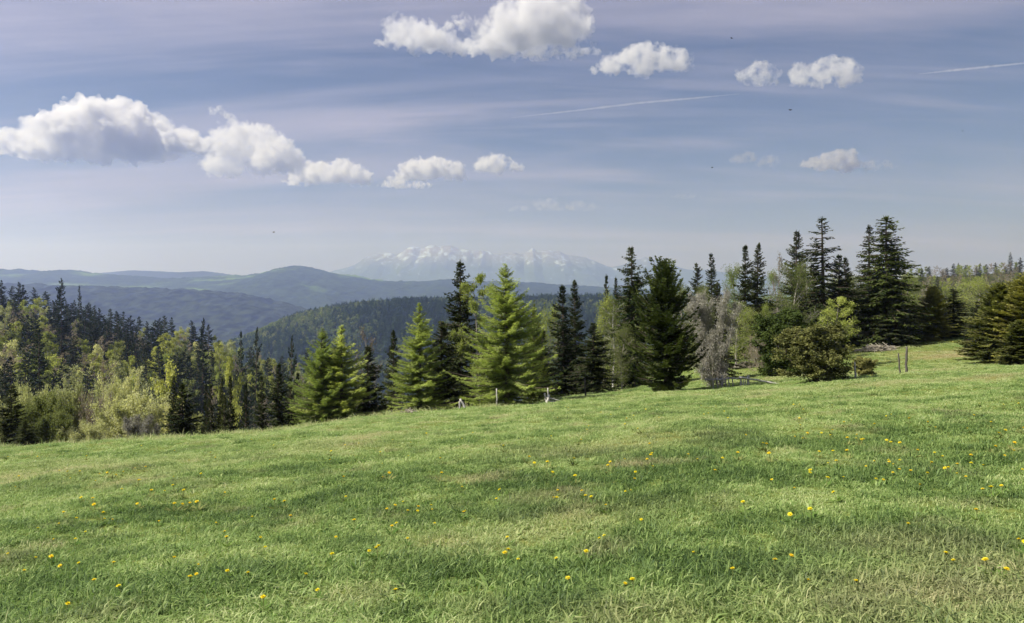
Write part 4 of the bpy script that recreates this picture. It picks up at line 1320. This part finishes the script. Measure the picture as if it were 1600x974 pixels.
# ------------------------------------------------------------------ the grass
def grass_mat():
    m, nt, out = new_mat('meadow_grass_blades')
    bt = N(nt, 'ShaderNodeAttribute', attribute_name='tint')
    pt = N(nt, 'ShaderNodeAttribute', attribute_name='patch', attribute_type='INSTANCER')
    dr = N(nt, 'ShaderNodeAttribute', attribute_name='dryness', attribute_type='INSTANCER')
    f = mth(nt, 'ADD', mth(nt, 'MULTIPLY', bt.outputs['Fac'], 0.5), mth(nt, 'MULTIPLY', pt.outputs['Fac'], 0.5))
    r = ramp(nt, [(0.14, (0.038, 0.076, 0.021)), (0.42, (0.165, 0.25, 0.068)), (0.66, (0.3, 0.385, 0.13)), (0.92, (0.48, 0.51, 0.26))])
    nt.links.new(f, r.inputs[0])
    dm = mth(nt, 'MULTIPLY', dr.outputs['Fac'], mth(nt, 'ADD', mth(nt, 'MULTIPLY', bt.outputs['Fac'], 1.2), 0.3), True)
    c = mixc(nt, dm, r.outputs[0], (0.42, 0.36, 0.21))
    d = nt.nodes.new('ShaderNodeBsdfDiffuse')
    t = nt.nodes.new('ShaderNodeBsdfTranslucent')
    g = nt.nodes.new('ShaderNodeBsdfGlossy')
    g.inputs['Roughness'].default_value = 0.6
    g.inputs['Color'].default_value = (0.8, 0.85, 0.8, 1)
    nt.links.new(c, d.inputs['Color'])
    nt.links.new(mixc(nt, 1.0, c, (1.1, 1.28, 0.85), 'MULTIPLY'), t.inputs['Color'])
    a = nt.nodes.new('ShaderNodeMixShader')
    a.inputs[0].default_value = 0.36
    nt.links.new(d.outputs[0], a.inputs[1])
    nt.links.new(t.outputs[0], a.inputs[2])
    b = nt.nodes.new('ShaderNodeMixShader')
    b.inputs[0].default_value = 0.02
    nt.links.new(a.outputs[0], b.inputs[1])
    nt.links.new(g.outputs[0], b.inputs[2])
    nt.links.new(b.outputs[0], out.inputs['Surface'])
    return m


GM = grass_mat()


def tuft(seed, nblade, rad, hmin, hmax, w, lean, straw=0.0, broad=0.0):
    r = np.random.default_rng(seed)
    a = r.uniform(0, 2 * np.pi, nblade)
    q = rad * np.sqrt(r.random(nblade))
    b = np.column_stack([q * np.cos(a), q * np.sin(a), np.full(nblade, -0.02)])
    h = r.uniform(hmin, hmax, nblade)
    ww = w * r.uniform(0.6, 1.3, nblade)
    az = r.uniform(0, 2 * np.pi, nblade)
    le = np.abs(r.normal(lean, lean * 0.6, nblade))
    d = np.column_stack([np.cos(az), np.sin(az), np.zeros(nblade)])
    s = np.column_stack([-np.sin(az), np.cos(az), np.zeros(nblade)])
    up = np.array([0, 0, 1.0])
    m1 = b + up * (h * 0.5)[:, None] + d * (h * le * 0.25)[:, None]
    m2 = b + up * (h * (0.92 - 0.25 * le.clip(0, 1.5)))[:, None] + d * (h * le * 0.8)[:, None]
    sw = s * ww[:, None]
    V = np.stack([b - sw * 0.5, b + sw * 0.5, m1 + sw * 0.5, m1 - sw * 0.5, m2], 1).reshape(-1, 3)
    k = np.arange(nblade)[:, None] * 5
    Q = k + np.array([[0, 1, 2, 3]])
    T = k + np.array([[3, 2, 4]])
    t = np.clip(r.normal(0.5, 0.24, nblade), 0, 1)
    t[r.random(nblade) < straw] = 1.0
    return make_mesh('grass_tuft', V, [(Q, 0), (T, 0)], [GM], np.repeat(t, 5))


def build_grass():
    r = np.random.default_rng(77)
    meshes = []
    for i in range(6):
        meshes.append(tuft(400 + i, 60, 0.15, 0.03, [0.075, 0.085, 0.07, 0.10, 0.08, 0.065][i], 0.0075, [1.0, 1.2, 1.5, 0.8, 1.3, 1.7][i], 0.06))       # 0-5 short
    for i in range(3):
        meshes.append(tuft(410 + i, 70, 0.13, 0.06, [0.105, 0.12, 0.1][i], 0.0078, [0.8, 1.0, 1.2][i], 0.03))       # 6-8 lush
    for i in range(2):
        meshes.append(tuft(420 + i, 40, 0.18, 0.03, 0.075, 0.0058, 1.8, 0.6))                                        # 9-10 matted straw
    for i in range(2):
        meshes.append(tuft(430 + i, 16, 0.12, 0.03, 0.085, 0.022, 1.8, 0.0))                                         # 11-12 broad-leaved herbs
    for i in range(2):
        meshes.append(tuft(440 + i, 6, 0.15, 0.1, 0.18, 0.0042, 0.5, 0.4))                                        # 13-14 thin tall stalks
    for i in range(2):
        meshes.append(tuft(450 + i, 34, 0.25, 0.08, 0.32, 0.010, 0.8, 0.3))                                        # 15-16 uncut grass along the edge
    dark = []
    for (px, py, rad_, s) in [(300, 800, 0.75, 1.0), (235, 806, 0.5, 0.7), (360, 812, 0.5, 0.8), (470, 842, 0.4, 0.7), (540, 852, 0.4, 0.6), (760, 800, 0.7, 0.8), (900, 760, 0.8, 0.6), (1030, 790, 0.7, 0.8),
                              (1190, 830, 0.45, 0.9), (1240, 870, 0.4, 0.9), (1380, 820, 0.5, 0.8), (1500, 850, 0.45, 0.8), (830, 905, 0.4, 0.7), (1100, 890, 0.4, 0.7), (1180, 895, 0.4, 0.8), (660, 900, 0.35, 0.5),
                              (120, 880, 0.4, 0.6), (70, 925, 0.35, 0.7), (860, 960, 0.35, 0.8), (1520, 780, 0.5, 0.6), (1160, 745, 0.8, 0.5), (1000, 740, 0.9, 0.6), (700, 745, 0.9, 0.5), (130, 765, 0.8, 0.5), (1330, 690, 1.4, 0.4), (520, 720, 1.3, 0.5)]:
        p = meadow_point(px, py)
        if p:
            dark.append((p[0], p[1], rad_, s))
    P, R, S, I, PA, DRY = [], [], [], [], [], []
    zones = [(1.2, 6, 200), (6, 10, 130), (10, 16, 75), (16, 26, 38), (26, 40, 18), (40, 58, 10), (58, 92, 4.2)]
    for y0, y1, dens in zones:
        half = 0.80 if y1 < 50 else 0.72
        mg = 4.5 if y1 < 50 else 3.0
        area = half * (y1 * y1 - y0 * y0) + 2 * mg * (y1 - y0)
        n = int(area * dens)
        y = np.sqrt(r.uniform(y0 * y0, y1 * y1, n))
        x = r.uniform(-1, 1, n) * (half * y + mg)
        px = CX + FPX * x / np.maximum(y, 6)
        lim = np.minimum(np.interp(px, EDGE_PX, EDGE_Y) + 3.5, np.interp(px, [900, 1100, 1330, 1345, 1420, 1440, 1520, 1700], [90, 78, 84, 88, 80, 88, 84, 84]))
        ok = y < lim + (2.5 if y0 >= 26 else 0)
        x, y, lim = x[ok], y[ok], lim[ok]
        z = ground(x, y)
        grow = 1.0 + max(0, (y0 - 8)) * 0.03
        for a, b, c, lm in zip(x, y, z, lim):
            n1 = fbm(a, b, 0.55, 3, 3.0)
            n2 = fbm(a, b, 0.13, 3, 9.0)
            n3 = fbm(a, b, 1.9, 2, 15.0)
            n4 = fbm(a, b, 5.5, 2, 31.0)
            if n4 < -0.42 and b < 16:
                continue
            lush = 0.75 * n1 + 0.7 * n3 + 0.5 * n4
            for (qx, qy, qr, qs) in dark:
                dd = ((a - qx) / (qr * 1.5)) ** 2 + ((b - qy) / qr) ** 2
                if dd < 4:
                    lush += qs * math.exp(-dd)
            dry = max(0.0, 0.55 * (n2 - 0.15)) + max(0.0, 0.8 * (fbm(a, b, 0.8, 3, 22.0) - 0.2))
            for (qx, qy, qr, qs) in dry_pts:
                dd = ((a - qx) / (1.5 * qr)) ** 2 + ((b - qy) / (1.1 * qr)) ** 2
                if dd < 6:
                    dry = max(dry, qs * 1.1 * math.exp(-dd))
            if c is None:
                continue
            v = random.random()
            if b > lm - 1.5 + 3.0 * n1 and b > 26 and v < 0.5 + n3:
                i = 15 + random.randrange(2)
                dry = max(dry, 0.2 + 0.6 * n3)
            elif lush > 0.3 and v < 0.8:
                i = 6 + random.randrange(3)
            elif dry > 0.35 and v < 0.7:
                i = 9 + random.randrange(2)
            elif v < 0.13:
                i = 11 + random.randrange(2)
            elif v < 0.17:
                i = 13 + random.randrange(2)
            else:
                i = random.randrange(6)
            s = random.uniform(0.6, 1.35) * (1 + 0.25 * min(1, max(-0.6, n1)))
            P.append((a, b, c)); I.append(i)
            R.append((random.gauss(0, 0.08), random.gauss(0, 0.08), random.uniform(0, 6.283)))
            S.append((s * grow, s * grow, s * (0.9 + 0.1 * grow)))
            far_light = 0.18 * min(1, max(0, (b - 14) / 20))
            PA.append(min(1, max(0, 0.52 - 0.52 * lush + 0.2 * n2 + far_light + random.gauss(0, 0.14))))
            DRY.append(min(1, max(0, dry)))
    print('grass tufts', len(P))
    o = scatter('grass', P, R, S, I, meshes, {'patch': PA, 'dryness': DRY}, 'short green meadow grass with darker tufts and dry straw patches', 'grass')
    return o


build_grass()


# ------------------------------------------------------------------ dandelions
M['petal'] = leaf_mat('dandelion_petals', (0.8, 0.6, 0.02), (0.9, 0.78, 0.06), 0.25, 0.06, 1.0)
M['rosette'] = leaf_mat('dandelion_leaves', (0.07, 0.13, 0.03), (0.15, 0.23, 0.06), 0.3)
M['stem'] = leaf_mat('dandelion_stem', (0.13, 0.17, 0.05), (0.2, 0.2, 0.08), 0.2)


def dandelion_meshes(seed):
    r = np.random.default_rng(seed)
    A = Acc()
    h = 0.12
    for ring_, (n, e, l) in enumerate(((22, 0.18, 0.027), (18, 0.5, 0.022), (12, 0.95, 0.015), (6, 1.4, 0.011))):
        a = np.arange(n) / n * 2 * np.pi + r.normal(0, 0.08, n) + ring_ * 0.3
        d = np.column_stack([np.cos(a) * np.cos(e), np.sin(a) * np.cos(e), np.full(n, np.sin(e))]) + r.normal(0, 0.06, (n, 3))
        V, F = rhombs(np.tile([[0, 0, h + 0.001 * ring_]], (n, 1)), d, np.full(n, l) * r.uniform(0.9, 1.1, n), np.full(n, 0.0085), np.tile([[0, 0, 1.0]], (n, 1)))
        A.add(V, F, 0, np.repeat(r.random(n), 4))
    n = 8
    a = np.arange(n) / n * 2 * np.pi + r.normal(0, 0.2, n)
    RV, RF = rhombs(np.tile([[0, 0, 0.012]], (n, 1)), np.column_stack([np.cos(a), np.sin(a), r.uniform(0.25, 0.7, n)]), r.uniform(0.09, 0.15, n), r.uniform(0.022, 0.034, n), np.tile([[0, 0, 1.0]], (n, 1)))
    LR = Acc()
    LR.add(RV, RF, 0, np.repeat(r.random(n), 4))
    rosette = LR.mesh('leaf_rosette', [M['rosette']])
    head = A.mesh('flower_head', [M['petal']])
    B = Acc()
    c = np.array([[0, 0, -0.01], [0.004, 0.002, 0.04], [0.003, 0.004, 0.08], [0, 0, h]])
    V, F = tubes(c[:-1], c[1:], np.array([0.003, 0.0027, 0.0024]), np.array([0.0027, 0.0024, 0.003]), 5)
    B.add(V, F, 0, 0.5)
    V, F = tubes(np.array([[0, 0, h - 0.012]]), np.array([[0, 0, h + 0.001]]), np.array([0.004]), np.array([0.009]), 8)
    B.add(V, F, 0, 0.2)
    stem = B.mesh('stem', [M['stem']])
    C = Acc()
    C.V, C.F, C.T, C.n = list(A.V), list(A.F), list(A.T), A.n
    C.add(RV, RF, 1, 0.4)
    off = C.n
    for v, t in zip(B.V, B.T):
        C.V.append(v); C.T.append(t)
    for f, m in B.F:
        C.F.append((f + off, 1))
    whole = C.mesh('dandelion_plant', [M['petal'], M['stem']])
    return head, stem, whole, rosette


DM = [dandelion_meshes(500 + i) for i in range(3)]
DPX = [(402, 852), (355, 857), (518, 885), (576, 877), (590, 878), (470, 915), (307, 895), (310, 910), (355, 910), (390, 915), (500, 940), (411, 957), (619, 948), (102, 964), (14, 876), (84, 885),
       (118, 855), (175, 825), (60, 837), (92, 829), (118, 820), (160, 817), (430, 799), (280, 802), (295, 798), (310, 800), (446, 799), (605, 809), (613, 806), (635, 811), (650, 811), (672, 803), (623, 832),
       (778, 790), (862, 788), (690, 727), (688, 755), (595, 755), (606, 753), (824, 728), (915, 792), (928, 791), (937, 856), (945, 850), (790, 880), (990, 932), (1270, 815), (1020, 722), (1016, 725), (1154, 722),
       (1204, 725), (1280, 718), (1304, 717), (1326, 720), (1294, 733), (1309, 733), (1354, 739), (1363, 730), (1390, 731), (1398, 735), (1405, 729), (1431, 718), (1452, 738), (1458, 733), (1497, 740), (1568, 723),
       (1270, 749), (1261, 751), (1209, 762), (1291, 763), (1317, 760), (1365, 760), (1378, 761), (1310, 787), (1395, 749), (1403, 745), (1424, 750), (1474, 724), (1597, 744), (1537, 740), (1460, 717), (1116, 750),
       (1072, 720), (993, 750), (952, 742), (957, 735), (979, 778), (900, 760), (257, 776), (190, 746), (170, 748), (125, 745), (105, 747), (210, 738), (226, 739), (176, 752), (150, 760), (200, 690), (560, 700), (540, 702),
       (1340, 690), (1298, 689), (1260, 690), (1240, 690), (1395, 705), (1325, 698), (1345, 700), (1582, 707), (1552, 712), (1562, 690), (1448, 671), (1461, 678), (1513, 679), (1567, 685), (1386, 657), (1330, 664), (1002, 680), (918, 677),
       (905, 698), (921, 672), (1100, 655), (1130, 650), (1155, 644), (1165, 648), (1118, 641), (1300, 640), (1330, 655), (990, 655), (1030, 660), (940, 650), (955, 655), (860, 690), (720, 690), (665, 683), (640, 700), (30, 753), (10, 720), (60, 720)]
r_ = random.Random(9)
while len(DPX) < 300:
    py = 638 + 300 * r_.random() ** 1.5
    px = r_.uniform(-5, 1605)
    if py > np.interp(px, [0, 400, 800, 1200, 1600], [706, 680, 640, 610, 590]) + 4:
        DPX.append((px, py))
for px, py in DPX:
    p = meadow_point(px, py)
    if p is None:
        continue
    hd, st, wh, ro = r_.choice(DM)
    near = p[1] < 11
    s = r_.uniform(0.65, 1.15) * (0.92 if near else 1.15)
    pos = (p[0], p[1], p[2])
    if near:
        o = link('dandelion', None, None, pos)
        o.empty_display_size = 0.05
        link('flower_head', hd, o)
        link('stem', st, o)
        link('leaf_rosette', ro, o)
        lab, grp = 'yellow dandelion in the near grass at the front of the meadow', 'dandelions in the near grass'
    else:
        o = link('dandelion', wh, None, pos)
        if px > 1180 and py < 800:
            lab, grp = 'small yellow dandelion in the drift on the right part of the meadow', 'dandelions in the right drift'
        else:
            lab, grp = 'small yellow dandelion farther out in the meadow', 'dandelions farther out in the meadow'
    o.rotation_euler = (r_.gauss(0.12, 0.15), r_.gauss(-0.1, 0.15), r_.uniform(0, 6.28))
    o.scale = (s, s, s)
    tag(o, lab, 'flower', grp)


# ------------------------------------------------------------------ fence remains, stakes and brushwood
def rough_pole(P0, P1, r0, r1, seed, segs=7, n=8):
    """a hewn pole: uneven, a little crooked, with closed ends"""
    rg = np.random.default_rng(seed)
    P0, P1 = np.array(P0, float), np.array(P1, float)
    L = np.linalg.norm(P1 - P0)
    t = np.linspace(0, 1, segs + 1)
    C = P0 + (P1 - P0) * t[:, None] + rg.normal(0, 0.008 * L, (segs + 1, 3)) * np.sin(np.pi * t)[:, None]
    d = unit((P1 - P0)[None])[0]
    a = unit(np.cross(d, [0.3, 1, 0.1])[None])[0]
    b = np.cross(d, a)
    th = np.arange(n) / n * 2 * np.pi
    R = (r0 + (r1 - r0) * t)[:, None] * (1 + rg.normal(0, 0.1, (segs + 1, n)))
    V = C[:, None, :] + (a[None, None] * np.cos(th)[None, :, None] + b[None, None] * np.sin(th)[None, :, None]) * R[:, :, None]
    V = V.reshape(-1, 3)
    V = np.concatenate([V, [C[0], C[-1] + d * r1 * 0.6]])
    i = np.arange(segs)[:, None] * n + np.arange(n)[None]
    j = np.arange(segs)[:, None] * n + (np.arange(n)[None] + 1) % n
    Q = np.stack([i, j, j + n, i + n], -1).reshape(-1, 4)
    k = np.arange(n)
    T = np.concatenate([np.stack([(k + 1) % n, k, np.full(n, len(V) - 2)], -1), np.stack([segs * n + k, segs * n + (k + 1) % n, np.full(n, len(V) - 1)], -1)])
    return V, Q, T


def pole_obj(name, poles, mat, parent=None, loc=(0, 0, 0)):
    V, Q, T, n = [], [], [], 0
    for p in poles:
        v, q, t = rough_pole(*p)
        V.append(v); Q.append(q + n); T.append(t + n); n += len(v)
    me = make_mesh(name, np.concatenate(V), [(np.concatenate(Q), 0), (np.concatenate(T), 0)], [M[mat]])
    return link(name, me, parent, loc)


def stake(px_top, py_top, px_bot, py_bot, D, rad, mat, label, seed, name='fence_post'):
    x, y, z = at(px_bot, D)
    u = D / FPX
    h = (py_bot - py_top) * u
    o = pole_obj(name, [((0, 0, -0.3), ((px_top - px_bot) * u, 0.03, h), rad, rad * 0.8, seed)], mat, None, (x, y, z))
    return tag(o, label, 'post')


def base_D(px, py):
    p = meadow_point(px, py)
    return p[1] if p and p[1] < 89 else 46.0


stake(1417, 549, 1416, 590, 47.0, 0.075, 'wood_post', 'taller dark upright post of two standing in the right meadow', 601)
stake(1404, 559, 1407, 590, 47.5, 0.055, 'wood_post', 'shorter slightly leaning post of two standing in the right meadow', 602)
stake(1336, 566, 1337, 590, 45.5, 0.06, 'wood', 'pale short stake in front of the small dark juniper', 603)
stake(914, 596, 915, 622, 48.0, 0.055, 'wood_post', 'lone thin grey fence post in front of a short broad spruce', 604)
stake(776, 612, 777, 640, 43.5, 0.045, 'wood', 'thin pale stake at the foot of the tallest larch', 606)


def thing(name, label, cat, loc, group=None):
    o = link(name, None, None, loc)
    o.empty_display_size = 0.2
    return tag(o, label, cat, group)


# leaning stake with its short stub
x, y, z = at(724, 42.5)
u = 42.5 / FPX
t = thing('broken_fence_post', 'leaning bleached stake beside a short stub below the dark spruces', 'post', (x, y, z))
pole_obj('leaning_stake', [((6 * u, 0, -0.2), (-5 * u, 0.1, 15 * u), 0.085, 0.06, 611)], 'wood', t)
pole_obj('stub', [((-5 * u, -0.05, -0.2), (-6 * u, 0, 12 * u), 0.06, 0.05, 612)], 'wood_dark', t)
# broken post with crossed rails
x, y, z = at(857, 44.0)
u = 44 / FPX
t = thing('collapsed_fence_post', 'splintered pale post with fallen rails crossed at its foot', 'post', (x, y, z))
pole_obj('post', [((0, 0, -0.3), (-1 * u, 0.02, 24 * u), 0.06, 0.035, 621)], 'wood', t)
pole_obj('leaning_brace', [((-3 * u, -0.15, -0.1), (1 * u, 0.0, 13 * u), 0.09, 0.07, 622)], 'wood', t)
pole_obj('broken_stub', [((-2 * u, 0.1, -0.1), (-6 * u, 0.15, 15 * u), 0.06, 0.05, 623)], 'wood', t)
pole_obj('fallen_rail', [((-4 * u, 0.05, 9 * u), (18 * u, 0.3, 3 * u), 0.05, 0.035, 624)], 'wood', t)
pole_obj('fallen_rail', [((-2 * u, -0.1, 4 * u), (12 * u, 0.2, 2 * u), 0.05, 0.04, 625)], 'wood', t)
# old gate remains right of the grey shrub
x, y, z = at(1160, 47.0)
u = 47 / FPX
t = thing('wooden_fence', 'low weathered grey wooden fence with one rail slanting to the ground', 'fence', (x, y, z))
zl = (HY - 607) / FPX * 47 + EYE - z
pole_obj('post', [((9 * u, 0, -0.3), (9 * u, 0.0, zl + 20 * u), 0.085, 0.075, 631)], 'wood', t)
pole_obj('post', [((-2 * u, 0.05, -0.3), (-2 * u, 0.05, zl + 16 * u), 0.06, 0.05, 632)], 'wood', t)
pole_obj('post', [((-30 * u, 0.1, -0.3), (-31 * u, 0.1, zl + 20 * u), 0.055, 0.045, 633)], 'wood_dark', t)
pole_obj('rail', [((-58 * u, 0.1, zl + 13 * u), (10 * u, -0.08, zl + 15.5 * u), 0.05, 0.045, 634)], 'wood_dark', t)
pole_obj('slanting_rail', [((-6 * u, -0.12, zl + 18 * u), (56 * u, -0.1, zl + 7 * u), 0.062, 0.05, 635)], 'wood', t)
for k, (a, hh) in enumerate(((-14, 15), (-20, 18), (-25, 14), (-38, 17), (-45, 14), (3, 13), (6, 14))):
    pole_obj('paling', [((a * u, 0.02, -0.25), ((a - 1.5) * u, 0.03, zl + hh * u), 0.035, 0.028, 640 + k)], 'wood_dark' if a < 0 else 'wood', t)
pole_obj('low_board', [((2 * u, -0.16, zl + 3 * u), (46 * u, -0.14, zl + 3.5 * u), 0.075, 0.05, 655)], 'wood', t)


def brush_pile(px, D, wpx, hpx, n, label, seed):
    rg = np.random.default_rng(seed)
    x, y, z = at(px, D)
    u = D / FPX
    W, H = wpx * u, hpx * u
    a = rg.uniform(0, np.pi, n)
    e = rg.normal(0.1, 0.22, n)
    L = rg.uniform(0.5, 1.4, n) * W * 0.22
    c = np.column_stack([rg.normal(0, W * 0.22, n).clip(-W / 2, W / 2), rg.normal(0, W * 0.1, n), np.zeros(n)])
    c[:, 2] = rg.random(n) * H * np.exp(-(c[:, 0] / (W * 0.33)) ** 2)
    d = np.column_stack([np.cos(a) * np.cos(e), np.sin(a) * np.cos(e), np.sin(e)])
    V, F = tubes(c - d * L[:, None] / 2, c + d * L[:, None] / 2, rg.uniform(0.012, 0.05, n), rg.uniform(0.008, 0.03, n), 5)
    me = make_mesh('brushwood_pile', V, [(F, 0)], [M['brush']])
    return tag(link('brushwood_pile', me, None, (x, y, z)), label, 'brushwood')


brush_pile(1378, 77, 84, 8, 300, 'heap of pale cut branches at the foot of the highest spruce', 71)
brush_pile(1168, 70, 50, 9, 240, 'brownish heap of dry branches in the gap right of the grey shrub', 72)
brush_pile(640, 44, 34, 6, 160, 'low heap of dry stalks at the meadow edge by the pointed larch', 73)

# ------------------------------------------------------------------ birds
M['bird'] = rough_mat('dark_plumage', (0.02, 0.02, 0.022), (0.06, 0.058, 0.06), 20)


def bird(px, py, D, span, rz, label):
    A = Acc()
    n = 8
    zz = np.linspace(-0.5, 0.5, n)
    rad = 0.11 * np.sqrt(np.clip(1 - (zz * 2) ** 2, 0.02, 1)) * (1 - 0.4 * zz)
    th = np.arange(8) / 8 * 2 * np.pi
    V = np.stack([np.repeat(zz[:, None] * 0.62, 8, 1), np.cos(th)[None] * rad[:, None], np.sin(th)[None] * rad[:, None]], -1).reshape(-1, 3)
    i = np.arange(n - 1)[:, None] * 8 + np.arange(8)[None]
    j = np.arange(n - 1)[:, None] * 8 + (np.arange(8)[None] + 1) % 8
    A.add(V, np.stack([i, j, j + 8, i + 8], -1).reshape(-1, 4))
    body = A.mesh('bird_body', [M['bird']])
    x = (px - CX) / FPX * D
    o = thing('bird', label, 'bird', (x, D, EYE + (HY - py) / FPX * D))
    link('body', body, o)
    for s in (-1, 1):
        W = np.array([(0.12, 0.05 * s, 0.03), (-0.12, 0.05 * s, 0.02), (-0.16, 0.28 * s, 0.12), (0.12, 0.28 * s, 0.14), (-0.14, 0.5 * s, 0.1), (-0.02, 0.5 * s, 0.11),
                      (0.12, 0.05 * s, 0.01), (-0.12, 0.05 * s, 0.0), (-0.16, 0.28 * s, 0.1), (0.12, 0.28 * s, 0.12)])
        link('wing', make_mesh('bird_wing', W, [(np.array([[0, 1, 2, 3], [3, 2, 4, 5], [6, 9, 8, 7], [9, 5, 4, 8], [0, 3, 9, 6]]), 0)], [M['bird']]), o)
    TT = np.array([(-0.28, -0.05, 0), (-0.28, 0.05, 0), (-0.52, 0.1, 0.0), (-0.52, -0.1, 0.0), (-0.28, -0.05, 0.02), (-0.28, 0.05, 0.02)])
    link('tail', make_mesh('bird_tail', TT, [(np.array([[0, 1, 2, 3], [4, 3, 2, 5]]), 0)], [M['bird']]), o)
    o.scale = (span,) * 3
    o.rotation_euler = (0.2, -0.1, rz)


bird(1235, 172, 60, 0.42, 0.5, 'dark bird flying alone below the pair of small clouds')
bird(1143, 60, 75, 0.36, 2.2, 'tiny dark bird highest in the sky beside the tattered cloud')
bird(1504, 205, 75, 0.36, 1.1, 'tiny dark bird flying nearest to the right edge of the sky')
bird(1113, 262, 75, 0.34, -0.6, 'tiny dark bird beside the grey ragged cloudlet')
bird(428, 363, 75, 0.34, 0.2, 'tiny dark bird low over the left hills')
